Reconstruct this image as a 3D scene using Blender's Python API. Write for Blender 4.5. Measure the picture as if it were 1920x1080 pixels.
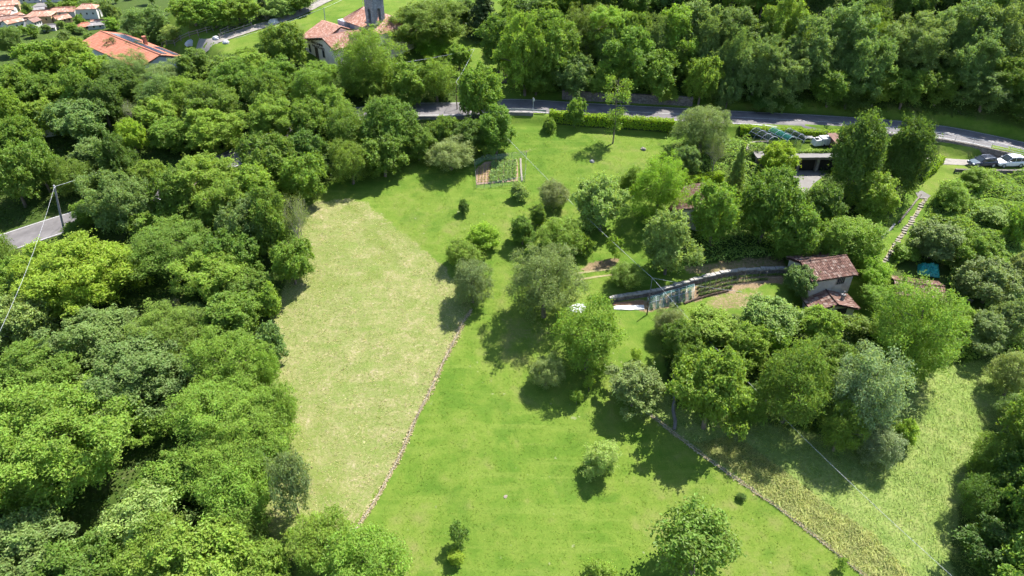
import bpy, math, random
import numpy as np
from mathutils import Vector, Matrix

# ------------------------------------------------------------------ camera, sky, sun, exposure
for o in list(bpy.data.objects):
    bpy.data.objects.remove(o)
scene = bpy.context.scene
COL = scene.collection
F, PITCH, CAMZ = 1300.0, math.radians(35.0), 60.0
cam_data = bpy.data.cameras.new("camera")
cam_data.sensor_width = 36.0
cam_data.lens = F * 36.0 / 1920.0
cam_data.clip_start, cam_data.clip_end = 0.5, 6000
cam = bpy.data.objects.new("camera", cam_data)
COL.objects.link(cam)
cam.location = (0, 0, CAMZ)
cam.rotation_euler = (math.pi / 2 - PITCH, 0, 0)
scene.camera = cam

SUN_EL = math.radians(59.0)
SUN_AZ = math.radians(50.0)          # clockwise from +Y
SUN_DIR = Vector((math.sin(SUN_AZ) * math.cos(SUN_EL), math.cos(SUN_AZ) * math.cos(SUN_EL), math.sin(SUN_EL)))
world = bpy.data.worlds.new("World")
scene.world = world
world.use_nodes = True
wn = world.node_tree
wn.nodes.clear()
sky_tex = wn.nodes.new("ShaderNodeTexSky")
sky_tex.sky_type = 'NISHITA'
sky_tex.sun_disc = False
sky_tex.sun_elevation = SUN_EL
sky_tex.sun_rotation = SUN_AZ
sky_tex.altitude = 700
bgn = wn.nodes.new("ShaderNodeBackground")
bgn.inputs[1].default_value = 0.12
wo = wn.nodes.new("ShaderNodeOutputWorld")
wn.links.new(sky_tex.outputs[0], bgn.inputs[0])
wn.links.new(bgn.outputs[0], wo.inputs[0])
sun_data = bpy.data.lights.new("sun", 'SUN')
sun_data.energy = 4.8
sun_data.angle = math.radians(0.55)
sun_data.color = (1.0, 0.955, 0.88)
sun = bpy.data.objects.new("sun", sun_data)
COL.objects.link(sun)
sun.location = SUN_DIR * 300
sun.rotation_euler = (-SUN_DIR).to_track_quat('-Z', 'Y').to_euler()
scene.view_settings.view_transform = 'Standard'
scene.view_settings.look = 'None'
scene.view_settings.gamma = 1
scene.view_settings.exposure = 1.55
scene.view_settings.use_curve_mapping = False
scene.cycles.use_adaptive_sampling = True
scene.cycles.adaptive_threshold = 0.03
scene.cycles.use_light_tree = False
world.cycles.sampling_method = 'MANUAL'
world.cycles.sample_map_resolution = 256
scene.cycles.max_bounces = 4
scene.cycles.diffuse_bounces = 2
scene.cycles.transmission_bounces = 3
scene.cycles.transparent_max_bounces = 8

# ------------------------------------------------------------------ helpers
RNG = np.random.default_rng(7)
random.seed(7)

def sm(a, b, v):
    t = np.clip((v - a) / (b - a), 0, 1)
    return t * t * (3 - 2 * t)

def ray(px, py):
    a, b = (px - 960) / F, (540 - py) / F
    c, s = math.cos(PITCH), math.sin(PITCH)
    return np.array([a, c + b * s, -s + b * c])

def project(p):
    c, s = math.cos(PITCH), math.sin(PITCH)
    d = c * p[1] - s * (p[2] - CAMZ)
    u = s * p[1] + c * (p[2] - CAMZ)
    return 960 + F * p[0] / d, 540 - F * u / d

def plane_at(px, py):
    d = ray(px, py)
    t = (CAMZ + 7.2) / (-d[2] + .2 * d[1])
    return np.array([d[0] * t, d[1] * t, CAMZ + d[2] * t])

def tag(o, label=None, cat=None, group=None, kind=None):
    if label: o["label"] = label
    if cat: o["category"] = cat
    if group: o["group"] = group
    if kind: o["kind"] = kind
    return o

def empty(name, loc, rz=0, label=None, cat=None, group=None):
    o = bpy.data.objects.new(name, None)
    COL.objects.link(o)
    o.location = loc
    o.rotation_euler = (0, 0, rz)
    o.empty_display_size = .2
    return tag(o, label, cat, group)

def link(name, me, parent=None):
    o = bpy.data.objects.new(name, me)
    COL.objects.link(o)
    if parent is not None:
        o.parent = parent
    return o

def mesh_np(name, V, Fq, mat=None, tint=None, smooth=False, face_tint=None):
    """V (n,3), Fq (m,k) with constant k."""
    me = bpy.data.meshes.new(name)
    V = np.asarray(V, np.float32); Fq = np.asarray(Fq, np.int32)
    m, k = Fq.shape
    me.vertices.add(len(V)); me.vertices.foreach_set("co", V.ravel())
    me.loops.add(m * k); me.loops.foreach_set("vertex_index", Fq.ravel())
    me.polygons.add(m)
    me.polygons.foreach_set("loop_start", np.arange(0, m * k, k, dtype=np.int32))
    me.polygons.foreach_set("use_smooth", np.full(m, smooth, dtype=bool))
    me.update(calc_edges=True)
    if tint is not None:
        a = me.attributes.new("tint", 'FLOAT', 'POINT')
        a.data.foreach_set("value", np.asarray(tint, np.float32))
    if face_tint is not None:
        a = me.attributes.new("tint", 'FLOAT', 'FACE')
        a.data.foreach_set("value", np.asarray(face_tint, np.float32))
    if mat: me.materials.append(mat)
    return me

class MB:
    def __init__(s):
        s.v, s.f = [], []
    def add(s, vs, fs):
        o = len(s.v)
        s.v += [tuple(float(c) for c in v) for v in vs]
        s.f += [[i + o for i in f] for f in fs]
        return s
    def box(s, x0, x1, y0, y1, z0, z1):
        return s.add([(x0, y0, z0), (x1, y0, z0), (x1, y1, z0), (x0, y1, z0), (x0, y0, z1), (x1, y0, z1), (x1, y1, z1), (x0, y1, z1)],
                     [(3, 2, 1, 0), (4, 5, 6, 7), (0, 1, 5, 4), (1, 2, 6, 5), (2, 3, 7, 6), (3, 0, 4, 7)])
    def hexa(s, b, t):
        return s.add(list(b) + list(t), [(3, 2, 1, 0), (4, 5, 6, 7), (0, 1, 5, 4), (1, 2, 6, 5), (2, 3, 7, 6), (3, 0, 4, 7)])
    def prism(s, poly, z0, z1):
        n = len(poly)
        vs = [(x, y, z0) for x, y in poly] + [(x, y, z1) for x, y in poly]
        fs = [list(range(n))[::-1], list(range(n, 2 * n))] + [(i, (i + 1) % n, n + (i + 1) % n, n + i) for i in range(n)]
        return s.add(vs, fs)
    def tube(s, pts, r, n=6):
        pts = [Vector(p) for p in pts]
        m = len(pts)
        rs = r if isinstance(r, (list, tuple)) else [r] * m
        vs, fs = [], []
        for i, p in enumerate(pts):
            d = (pts[min(i + 1, m - 1)] - pts[max(i - 1, 0)])
            d = d.normalized() if d.length > 1e-6 else Vector((0, 0, 1))
            a = d.cross(Vector((0, 0, 1)) if abs(d.z) < .9 else Vector((1, 0, 0))).normalized()
            b = d.cross(a)
            for k in range(n):
                q = 2 * math.pi * k / n
                vs.append(p + (a * math.cos(q) + b * math.sin(q)) * rs[i])
        for i in range(m - 1):
            for k in range(n):
                fs.append((i * n + k, i * n + (k + 1) % n, (i + 1) * n + (k + 1) % n, (i + 1) * n + k))
        fs.append(list(range(n))[::-1]); fs.append([(m - 1) * n + k for k in range(n)])
        return s.add(vs, fs)
    def build(s, name, mat, parent=None, smooth=False):
        me = bpy.data.meshes.new(name)
        me.from_pydata(s.v, [], s.f)
        if smooth:
            me.polygons.foreach_set("use_smooth", [True] * len(me.polygons))
        me.materials.append(mat)
        me.update()
        return link(name, me, parent)

# ------------------------------------------------------------------ materials
class NT:
    def __init__(s, name):
        s.m = bpy.data.materials.new(name)
        s.m.use_nodes = True
        s.t = s.m.node_tree
        s.t.nodes.clear()
        s.out = s.t.nodes.new("ShaderNodeOutputMaterial")
    def n(s, typ, ins=None, **props):
        nd = s.t.nodes.new("ShaderNode" + typ)
        for k, v in props.items(): setattr(nd, k, v)
        for k, v in (ins or {}).items(): s.put(nd.inputs[k], v)
        return nd
    def put(s, sock, v):
        if hasattr(v, "is_linked"): s.t.links.new(v, sock)
        elif hasattr(v, "outputs"): s.t.links.new(v.outputs[0], sock)
        else:
            if isinstance(v, tuple) and len(v) == 3 and sock.type == 'RGBA': v = v + (1,)
            sock.default_value = v
    def math(s, op, a, b=0.0, c=0.0, clamp=False):
        return s.n("Math", {0: a, 1: b, 2: c}, operation=op, use_clamp=clamp).outputs[0]
    def mix(s, fac, a, b, blend='MIX'):
        nd = s.n("Mix", None, data_type='RGBA', blend_type=blend)
        s.put(nd.inputs[0], fac); s.put(nd.inputs[6], a); s.put(nd.inputs[7], b)
        return nd.outputs[2]
    def noise(s, vec, scale, detail=4, rough=.55, dist=0.0):
        return s.n("TexNoise", {"Vector": vec, "Scale": scale, "Detail": detail, "Roughness": rough, "Distortion": dist}).outputs[0]
    def ramp(s, fac, stops):
        nd = s.n("ValToRGB", {0: fac})
        e = nd.color_ramp.elements
        while len(e) < len(stops): e.new(.5)
        for i, (p, c) in enumerate(stops):
            e[i].position = p; e[i].color = (*c, 1) if len(c) == 3 else c
        return nd.outputs[0]
    def rng(s, v, a, b, c=0.0, d=1.0):
        return s.n("MapRange", {0: v, 1: a, 2: b, 3: c, 4: d}, interpolation_type='SMOOTHSTEP').outputs[0]
    def pos(s):
        return s.n("NewGeometry").outputs[0]
    def obj(s):
        return s.n("TexCoord").outputs[3]
    def finish(s, col, rough=.8, bump=None, bstr=.3, bdist=.05, spec=.3, metal=0.0):
        p = s.n("BsdfPrincipled", {"Base Color": col, "Roughness": rough, "Specular IOR Level": spec, "Metallic": metal})
        if bump is not None:
            p_b = s.n("Bump", {"Strength": bstr, "Distance": bdist, "Height": bump})
            s.put(p.inputs["Normal"], p_b)
        s.t.links.new(p.outputs[0], s.out.inputs[0])
        return s.m

def plain(name, col, rough=.75, var=.25, scale=2.0, bump=.2, spec=.3, metal=0.0, dirt=None):
    t = NT(name); v = t.obj()
    n1 = t.noise(v, scale, 6); n2 = t.noise(v, scale * 9, 4)
    k = t.math('ADD', t.math('MULTIPLY', n1, .7), t.math('MULTIPLY', n2, .3))
    lo = tuple(c * (1 - var) for c in col); hi = tuple(min(1, c * (1 + var)) for c in col)
    c = t.ramp(k, [(.3, lo), (.7, hi)])
    if dirt:
        c = t.mix(t.rng(t.noise(v, scale * .6, 8, .7), .5, .75, 0, .8), c, dirt)
    return t.finish(c, rough, n2, bump, .02, spec, metal)

def leafmat(name, transl=.5, spec=.25):
    t = NT(name)
    oc = t.n("ObjectInfo").outputs[1]
    tint = t.n("Attribute", attribute_name="tint").outputs[2]
    isl = t.n("NewGeometry").outputs[8]
    warm = t.mix(t.math('MULTIPLY', tint, .55), oc, t.mix(1.0, oc, (1.16, 1.06, .85), 'MULTIPLY'))
    val = t.math('ADD', t.math('MULTIPLY', tint, .55), t.math('ADD', t.math('MULTIPLY', isl, .5), .5))
    hs = t.n("HueSaturation", {"Hue": t.math('ADD', t.math('MULTIPLY', isl, .03), .485), "Saturation": 1.0, "Value": val, "Fac": 1.0, "Color": warm})
    p = t.n("BsdfPrincipled", {"Base Color": hs, "Roughness": .5, "Specular IOR Level": spec})
    tr = t.n("BsdfTranslucent", {0: t.mix(1.0, hs, (1.3, 1.25, .55), 'MULTIPLY')})
    ms = t.n("MixShader", {0: transl, 1: p, 2: tr})
    t.t.links.new(ms.outputs[0], t.out.inputs[0])
    return t.m

M = {}
M['leaf'] = leafmat('leaf_foliage')
M['needle'] = leafmat('needle_foliage', .12, .2)
M['bark'] = plain('bark', (.13, .105, .08), .9, .4, 3)
M['grey_twig'] = plain('grey_twig', (.27, .24, .21), .9, .3, 3)
M['plaster'] = plain('pale_pink_plaster', (.66, .54, .47), .9, .12, .8, dirt=(.5, .4, .34))
M['oldplaster'] = plain('weathered_plaster', (.36, .335, .3), .9, .25, .9, dirt=(.17, .15, .13))
M['greyplaster'] = plain('grey_plaster', (.34, .36, .39), .9, .1, .6)
M['whitewall'] = plain('white_render', (.5, .49, .47), .9, .08, .2)
M['cream'] = plain('ochre_render', (.36, .26, .14), .9, .1, .2)
M['concrete'] = plain('concrete', (0.145, 0.136, 0.129), .9, .2, .9, dirt=(.11, .1, .092))
M['palestone'] = plain('pale_stone', (.19, .172, .142), .9, .25, 2.5, .5)
M['darkopen'] = plain('dark_interior', (.02, .018, .016), .9, .2)
M['darkwood'] = plain('dark_wood', (.07, .045, .03), .8, .3, 4)
M['wood'] = plain('weathered_wood', (.16, .14, .12), .85, .3, 4)
M['brownletter'] = plain('brown_lettering', (.05, .022, .018), .7, .1)
M['metal'] = plain('galvanised_metal', (.34, .355, .37), .55, .1, 3, .05, .5, .6)
M['wire'] = plain('pale_cable', (.3, .31, .32), .5, .05, 1, 0)
M['pole'] = plain('dark_pole', (.16, .16, .16), .8, .25, 3)
M['white'] = plain('white_sheet', (0.399, 0.399, 0.399), .6, .06, 2)
M['soil'] = plain('tilled_soil', (0.165, 0.094, 0.055), .95, .3, 5, .8)
M['tarp'] = plain('teal_tarpaulin', (.012, .22, .19), .38, .3, 1.2, .2, .5)
M['glass'] = plain('dark_glass', (.02, .025, .03), .12, .1, 1, 0, .6)
M['tyre'] = plain('tyre_rubber', (.02, .02, .02), .85, .1)
M['paintline'] = plain('road_paint', (0.360, 0.360, 0.351), .7, .15, 3)
M['whitecar'] = plain('white_car_paint', (.5, .51, .52), .22, .03, 1, 0, .6)
M['darkcar'] = plain('dark_blue_car_paint', (.02, .026, .045), .2, .1, 1, 0, .6)
M['greycar'] = plain('grey_blue_bonnet', (.1, .13, .16), .22, .1, 1, 0, .6)  # bonnet panel, paler than the dark blue body
M['lampglass'] = plain('lamp_glass', (.6, .6, .62), .15, .05, 1, 0, .6)
M['brownpanel'] = plain('brown_board', (.13, .07, .055), .8, .25, 2)

def stone_mat(name, a, b, mortar, scale):
    t = NT(name); v = t.obj()
    vo = t.n("TexVoronoi", {"Vector": t.n("VectorMath", {0: v, 1: (1, 1, 1.7)}, operation='MULTIPLY'), "Scale": scale})
    ed = t.n("TexVoronoi", {"Vector": t.n("VectorMath", {0: v, 1: (1, 1, 1.7)}, operation='MULTIPLY'), "Scale": scale}, feature='DISTANCE_TO_EDGE').outputs[0]
    c = t.mix(t.n("SeparateColor", {0: vo.outputs[1]}).outputs[0], a, b)
    c = t.mix(t.rng(ed, .0, .07), mortar, c)
    c = t.mix(t.math('MULTIPLY', t.noise(v, .7, 6), .5), c, mortar)
    return t.finish(c, .92, ed, .8, .08)
M['stonewall'] = stone_mat('rough_stone_wall', (.12, .1, .088), (.21, .185, .165), (.06, .05, .042), 2.2)
M['towerstone'] = stone_mat('grey_ashlar', (.17, .175, .19), (.27, .275, .295), (.11, .11, .12), 1.6)

def tile_mat(name, stops, moss=None, mossf=.3):
    t = NT(name)
    tint = t.n("Attribute", attribute_name="tint").outputs[2]
    v = t.obj()
    c = t.ramp(tint, stops)
    c = t.mix(t.math('MULTIPLY', t.noise(v, 1.2, 6), .35), c, stops[0][1])
    if moss:
        c = t.mix(t.rng(t.noise(v, .9, 8, .7), .55, .72, 0, mossf), c, moss)
    return t.finish(c, .88, t.noise(v, 8, 3), .2, .02, .2)
M['tile'] = tile_mat('terracotta_tiles', [(0, (.25, .125, .088)), (.4, (.34, .18, .13)), (.8, (.4, .235, .18)), (1, (.48, .35, .29))])
M['oldtile'] = tile_mat('old_mottled_tiles', [(0, (.085, .047, .037)), (.3, (.16, .087, .066)), (.7, (.215, .13, .102)), (1, (.3, .235, .195))], (.11, .085, .065), .5)
M['orangetile'] = tile_mat('orange_tiles', [(0, (.3, .115, .072)), (.5, (.35, .14, .09)), (1, (.38, .175, .118))])
M['greytile'] = tile_mat('grey_roofing', [(0, (.16, .148, .148)), (1, (.24, .225, .225))])
M['browntile'] = tile_mat('brown_roofing', [(0, (.17, .1, .08)), (1, (.24, .16, .135))])

t = NT('solar_cells'); v = t.obj()
br = t.n("TexBrick", {"Vector": v, "Color1": (.02, .03, .06), "Color2": (.025, .035, .07), "Mortar": (.12, .13, .16), "Scale": 1.0, "Mortar Size": .02, "Brick Width": .5, "Row Height": .5}, offset=0.0)
M['solar'] = t.finish(br, .25, None, spec=.5)

t = NT('asphalt'); v = t.pos()
c = t.ramp(t.noise(v, .5, 8, .65), [(.3, (.085, .078, .079)), (.5, (.12, .111, .112)), (.7, (.165, .153, .153))])
c = t.mix(t.math('MULTIPLY', t.noise(v, 9, 3), .35), c, (.07, .067, .067))
M['asphalt'] = t.finish(c, .9, t.noise(v, 20, 2), .15, .01)
t = NT('gravel'); v = t.pos()
c = t.ramp(t.noise(v, 1.2, 8, .7), [(.3, (.15, .138, .12)), (.6, (.23, .212, .188)), (.8, (.3, .28, .25))])
M['gravel'] = t.finish(c, .95, t.noise(v, 12, 3), .4, .03)
t = NT('garden_net'); v = t.obj()
tr = t.n("BsdfTransparent"); df = t.n("BsdfDiffuse", {0: (.03, .15, .135)})
ms = t.n("MixShader", {0: .36, 1: tr, 2: df}); t.t.links.new(ms.outputs[0], t.out.inputs[0]); M['net'] = t.m
t = NT('fine_wire_mesh')
tr = t.n("BsdfTransparent"); df = t.n("BsdfDiffuse", {0: (.3, .42, .34)})
ms = t.n("MixShader", {0: .2, 1: tr, 2: df}); t.t.links.new(ms.outputs[0], t.out.inputs[0]); M['mesh'] = t.m
t = NT('black_shade_net')
tr = t.n("BsdfTransparent"); df = t.n("BsdfDiffuse", {0: (.03, .04, .045)})
ms = t.n("MixShader", {0: .35, 1: tr, 2: df}); t.t.links.new(ms.outputs[0], t.out.inputs[0]); M['shadenet'] = t.m
# ------------------------------------------------------------------ terrain
ROAD_PX = [(960, 205), (1100, 213), (1250, 221), (1400, 229), (1500, 234), (1600, 240), (1700, 248), (1780, 258), (1850, 272), (1920, 288), (2000, 312)]
road_main = [plane_at(*p) for p in ROAD_PX]
left_pts = [(-70, 82.5), (-62, 87.5), (-55, 92), (-47, 99), (-38, 107.5), (-29, 113.5), (-18, 115.5), (-8, 115.8)]
left_pts = [(-110, 55), (-88, 70)] + left_pts
road_main = [np.array([x, y, .2 * (y - 36)]) for x, y in left_pts] + road_main
for p in road_main: p[2] += .7
road_main = np.array(road_main)

def densify(P, step=1.5):
    P = np.asarray(P, float)
    # Catmull-Rom
    out = []
    n = len(P)
    for i in range(n - 1):
        p0, p1, p2, p3 = P[max(i - 1, 0)], P[i], P[i + 1], P[min(i + 2, n - 1)]
        m = max(2, int(np.linalg.norm(p2 - p1) / step))
        for k in range(m):
            u = k / m
            out.append(.5 * ((2 * p1) + (p2 - p0) * u + (2 * p0 - 5 * p1 + 4 * p2 - p3) * u * u + (3 * p1 - p0 - 3 * p2 + p3) * u ** 3))
    out.append(P[-1])
    return np.array(out)

ROAD = densify(road_main, 2.0)
RX = np.sort(ROAD[:, 0]); RY = ROAD[np.argsort(ROAD[:, 0]), 1]

def polydist(x, y, P, closed=False):
    """distance, nearest z"""
    best = np.full(x.shape, 1e9); bz = np.zeros(x.shape)
    n = len(P)
    for i in range(n if closed else n - 1):
        a = P[i]; b = P[(i + 1) % n]
        dx, dy = b[0] - a[0], b[1] - a[1]
        L = dx * dx + dy * dy + 1e-9
        u = np.clip(((x - a[0]) * dx + (y - a[1]) * dy) / L, 0, 1)
        d = np.hypot(x - a[0] - u * dx, y - a[1] - u * dy)
        w = d < best
        best = np.where(w, d, best)
        if len(a) > 2: bz = np.where(w, a[2] + u * (b[2] - a[2]), bz)
    return best, bz

def inside(x, y, P):
    r = np.zeros(x.shape, bool)
    n = len(P)
    for i in range(n):
        a, b = P[i], P[(i + 1) % n]
        c = ((a[1] > y) != (b[1] > y)) & (x < (b[0] - a[0]) * (y - a[1]) / (b[1] - a[1] + 1e-12) + a[0])
        r ^= c
    return r

def sdist(x, y, P):
    d, _ = polydist(x, y, P, True)
    return np.where(inside(x, y, P), d, -d)

TERR_Z, COURT_Z, LOT_Z = 14.3, 11.8, 13.1
PADS = [  # polygon, level, blend width
    ([(33, 102.2), (58, 102.8), (60, 109.3), (34, 109.0)], TERR_Z, .6),
    ([(38, 91), (50, 90), (55, 96), (56, 101.6), (40, 101.3)], COURT_Z, 1.0),
    ([(-71, 127), (-60, 136), (-80, 156), (-92, 146)], 17.0, 4.0),
    ([(37.5, 72.2), (45, 74), (46.5, 70), (44, 66), (36, 66.5)], 5.7, 2.0),
    ([plane_at(*p)[:2] for p in [(1752, 296), (1860, 297), (1960, 296), (1960, 322), (1800, 321), (1755, 314)]], LOT_Z, .8),
]

def height(x, y):
    x = np.asarray(x, float); y = np.asarray(y, float)
    z = .2 * (y - 36) + .25 * np.sin(x * .07 + 1) * np.cos(y * .06) + .10 * np.sin(x * .23 + y * .17)
    z = z + .05 * np.sin(x * .9 + 1.3 * np.sin(y * .4)) * np.cos(y * .8)
    yr = np.interp(x, RX, RY)
    hill = np.clip(y - yr - 4.0, 0, 140)
    z = z + .52 * hill * sm(-4, 26, x)
    w = 1 - sm(-30, 12, x)
    wl = 1 - sm(-92, -66, x)                # the plateau ends sooner towards the left
    ys = y + 34 * wl
    zt = (1 - wl) * np.interp(y, [150, 160, 174, 192, 300, 430, 3000], [22.8, 24.2, 25.8, 15, -58, -97, -99]) + wl * np.interp(ys, [150, 162, 185, 300, 430, 3000], [21, 19, 10, -58, -97, -99])
    fy = sm(146, 162, ys)
    z = z * (1 - w * fy) + zt * w * fy
    # far beyond the wooded hill on the right: level off
    z = np.where(y > 260, np.minimum(z, 95), z)
    near = (x > -125) & (x < 125) & (y > 30) & (y < 162)
    if near.any():
        xn, yn, zn = x[near], y[near], z[near]
        d, rz = polydist(xn, yn, ROAD)
        k = 1 - sm(3.4, 5.4, d)
        zn = zn * (1 - k) + rz * k
        for P, lv, bw in PADS:
            s = sdist(xn, yn, P)
            k = sm(-bw, 0, s)
            zn = zn * (1 - k) + lv * k
        z = z.copy(); z[near] = zn
    return z

def axis(lo, a, b, hi, fine, grow=1.12, cap=25):
    mid = list(np.arange(a, b + 1e-6, fine))
    up, st = [], fine
    v = b
    while v < hi:
        st = min(st * grow, cap); v += st; up.append(v)
    dn, st = [], fine
    v = a
    while v > lo:
        st = min(st * grow, cap); v -= st; dn.append(v)
    return np.array(dn[::-1] + mid + up)

XS = axis(-1500, -100, 100, 900, .5)
YS = axis(-40, 28, 130, 1500, .5)
GX, GY = np.meshgrid(XS, YS)
GZ = height(GX.ravel(), GY.ravel()).reshape(GX.shape)

def hz(x, y):
    x = np.asarray(x, float); y = np.asarray(y, float)
    i = np.clip(np.searchsorted(XS, x) - 1, 0, len(XS) - 2)
    j = np.clip(np.searchsorted(YS, y) - 1, 0, len(YS) - 2)
    u = np.clip((x - XS[i]) / (XS[i + 1] - XS[i]), 0, 1); v = np.clip((y - YS[j]) / (YS[j + 1] - YS[j]), 0, 1)
    return (GZ[j, i] * (1 - u) + GZ[j, i + 1] * u) * (1 - v) + (GZ[j + 1, i] * (1 - u) + GZ[j + 1, i + 1] * u) * v

TT = np.concatenate([np.arange(40, 200, 1.0), np.arange(200, 1300, 6.0)])
def ground_at(px, py, h=0.0, tmin=40):
    """point h metres above the ground where the sight line of a pixel comes down to that height"""
    d = ray(px, py)
    T = TT[TT >= tmin]
    g = CAMZ + d[2] * T - hz(d[0] * T, d[1] * T) - h
    k = int(np.argmax(g < 0)) if (g < 0).any() else len(T) - 1
    a, b = T[max(k - 1, 0)], T[k]
    for _ in range(22):
        m = .5 * (a + b)
        if CAMZ + d[2] * m - float(hz(d[0] * m, d[1] * m)) - h < 0: b = m
        else: a = m
    return np.array([d[0] * b, d[1] * b, CAMZ + d[2] * b]), b

def gp(px, py, h=0.0):
    return ground_at(px, py, h)[0]

def gpoly(L):
    return [gp(*p)[:2] for p in L]

# zones of the ground, as outlines on the ground
DRY = gpoly([(556, 392), (600, 378), (650, 372), (684, 380), (720, 408), (770, 448), (835, 500), (862, 540), (885, 575), (868, 605), (830, 680), (790, 765), (735, 880), (690, 950), (655, 1005), (600, 1030), (500, 1010), (490, 700), (500, 610), (540, 520), (556, 450)])
TALL = gpoly([(1216, 778), (1240, 740), (1420, 760), (1560, 830), (1660, 860), (1690, 760), (1730, 690), (1850, 670), (1990, 660), (2050, 1150), (1730, 1170), (1610, 1075), (1480, 965), (1350, 870), (1262, 812)])
STRAWY = gpoly([(1300, 830), (1380, 815), (1470, 880), (1560, 950), (1640, 1000), (1720, 1090), (1640, 1090), (1500, 975), (1380, 885)])
LEFTWOOD = gpoly([(556, 392), (600, 340), (700, 330), (770, 285), (900, 240), (935, 215), (900, 160), (560, 120), (320, 120), (-200, 140), (-250, 1200), (470, 1200), (560, 1080), (500, 1000), (490, 700), (500, 610), (540, 520), (556, 450)])
RIGHTWOOD = gpoly([(1770, 345), (1830, 325), (2000, 330), (2150, 700), (1990, 670), (1850, 672), (1730, 690), (1660, 620), (1640, 560), (1690, 470)])
MIDWOOD = gpoly([(1240, 660), (1300, 600), (1440, 590), (1640, 610), (1700, 660), (1690, 760), (1640, 830), (1560, 815), (1420, 790), (1262, 760)])
GARDWOOD = gpoly([(1240, 270), (1400, 262), (1480, 330), (1520, 380), (1640, 400), (1660, 440), (1600, 480), (1470, 490), (1300, 500), (1260, 480), (1290, 410), (1320, 360)])
HOUSEWOOD = gpoly([(1540, 300), (1570, 280), (1760, 270), (1735, 300), (1690, 380), (1640, 440), (1540, 400)])
RIGHTDARK = gpoly([(1840, 820), (1990, 760), (2100, 1200), (1800, 1200), (1790, 1040), (1800, 930)])  # dark floor colour laid here for the clump's shade as well
DIRTS = [(gpoly([(1090, 505), (1120, 488), (1160, 486), (1150, 500), (1100, 512)]), 1.0), (gpoly([(905, 300), (945, 288), (990, 280), (1010, 276), (1000, 283), (950, 293), (915, 304)]), .5),
         (gpoly([(1150, 566), (1208, 563), (1300, 538), (1380, 519), (1470, 514), (1470, 528), (1380, 546), (1310, 562), (1290, 566), (1215, 584), (1150, 574)]), 1.0),
         (gpoly([(1310, 565), (1390, 545), (1440, 545), (1420, 575), (1350, 585)]), .55), (gpoly([(1188, 676), (1202, 676), (1202, 688), (1188, 688)]), .5),
         (gpoly([(1120, 690), (1180, 640), (1200, 650), (1150, 720)]), .25), (gpoly([(1275, 500), (1470, 475), (1475, 505), (1300, 518)]), .6), (gpoly([(930, 590), (1050, 600), (1040, 660), (950, 640)]), .3)]

zone = np.zeros(GX.shape + (4,))
nx = (XS > -130) & (XS < 130); ny = (YS > 15) & (YS < 160)
sub = np.ix_(ny, nx)
sx, sy = GX[sub], GY[sub]
wob = .5 * np.sin(sx * 1.7 + np.sin(sy * 1.1)) * np.cos(sy * 1.3 + .6 * np.sin(sx * .7)) + .25 * np.sin(sx * 4.1) * np.sin(sy * 3.7)
def zm(P, soft, wb=.6):
    return sm(-soft, soft, sdist(sx, sy, P) + wb * wob)
Z = zone[sub]
Z[..., 0] = zm(DRY, .7, .75)
Z[..., 1] = zm(TALL, .9)
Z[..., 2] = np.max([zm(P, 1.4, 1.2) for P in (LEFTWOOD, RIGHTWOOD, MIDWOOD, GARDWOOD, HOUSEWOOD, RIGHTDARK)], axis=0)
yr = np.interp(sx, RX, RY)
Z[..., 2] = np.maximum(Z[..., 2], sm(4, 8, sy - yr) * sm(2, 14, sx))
Z[..., 3] = np.max([zm(P, .5, .5) * k for P, k in DIRTS], axis=0)
straw = zm(STRAWY, 2.2, 1.6)
Z[..., 0] = np.maximum(Z[..., 0], straw * .42)
zone[sub] = Z
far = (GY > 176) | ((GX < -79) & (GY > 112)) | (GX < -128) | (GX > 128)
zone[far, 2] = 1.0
field_far = gpoly([(45, 18), (60, 0), (88, -4), (84, 10), (70, 16)])
zone[inside(GX, GY, field_far), 2] = 0
fields2 = gpoly([(165, 42), (200, 34), (228, 36), (200, 46)])
zone[inside(GX, GY, fields2), 2] = 0

t = NT('meadow_ground'); v = t.pos()
at = t.n("Attribute", attribute_name="zone")
sp = t.n("SeparateColor", {0: at.outputs[0]})
big = t.noise(v, .075, 6, .6, .6); midn = t.noise(v, .5, 6, .65); fin = t.noise(v, 3.2, 6, .75); fin2 = t.noise(v, 11, 3, .7)
mp = t.n("Mapping", {0: v, 2: (0, 0, math.radians(37)), 3: (.10, 1.4, 1)})
streak = t.noise(mp, .9, 5, .6)
lawn = t.ramp(t.math('ADD', t.math('MULTIPLY', big, .55), t.math('MULTIPLY', midn, .45)),
              [(.30, (0.048, 0.094, 0.009)), (.44, (0.079, 0.136, 0.015)), (.54, (0.113, 0.161, 0.023)), (.66, (0.157, 0.165, 0.048))])
lawn = t.mix(t.rng(t.noise(v, .22, 5, .6, .8), .5, .66, 0, .55), lawn, (0.051, 0.108, 0.011))
lawn = t.mix(t.rng(streak, .48, .7, 0, .6), lawn, (0.134, 0.180, 0.031))
dry = t.ramp(t.math('ADD', t.math('MULTIPLY', fin, .6), t.math('MULTIPLY', midn, .4)),
             [(.36, (0.102, 0.139, 0.026)), (.47, (0.159, 0.178, 0.055)), (.56, (0.220, 0.206, 0.090)), (.68, (0.353, 0.284, 0.197))])
dry = t.mix(t.rng(big, .5, .7, 0, .55), dry, (0.109, 0.145, 0.023))
mp2 = t.n("Mapping", {0: v, 2: (0, 0, math.radians(-62)), 3: (.16, 1.0, 1)})
dry = t.mix(t.rng(t.noise(mp2, .8, 6, .65), .47, .66, 0, .55), dry, (0.119, 0.167, 0.034))
dry = t.mix(t.rng(t.noise(v, 2.1, 5, .75), .6, .72, 0, .75), dry, (0.430, 0.369, 0.229))
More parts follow.
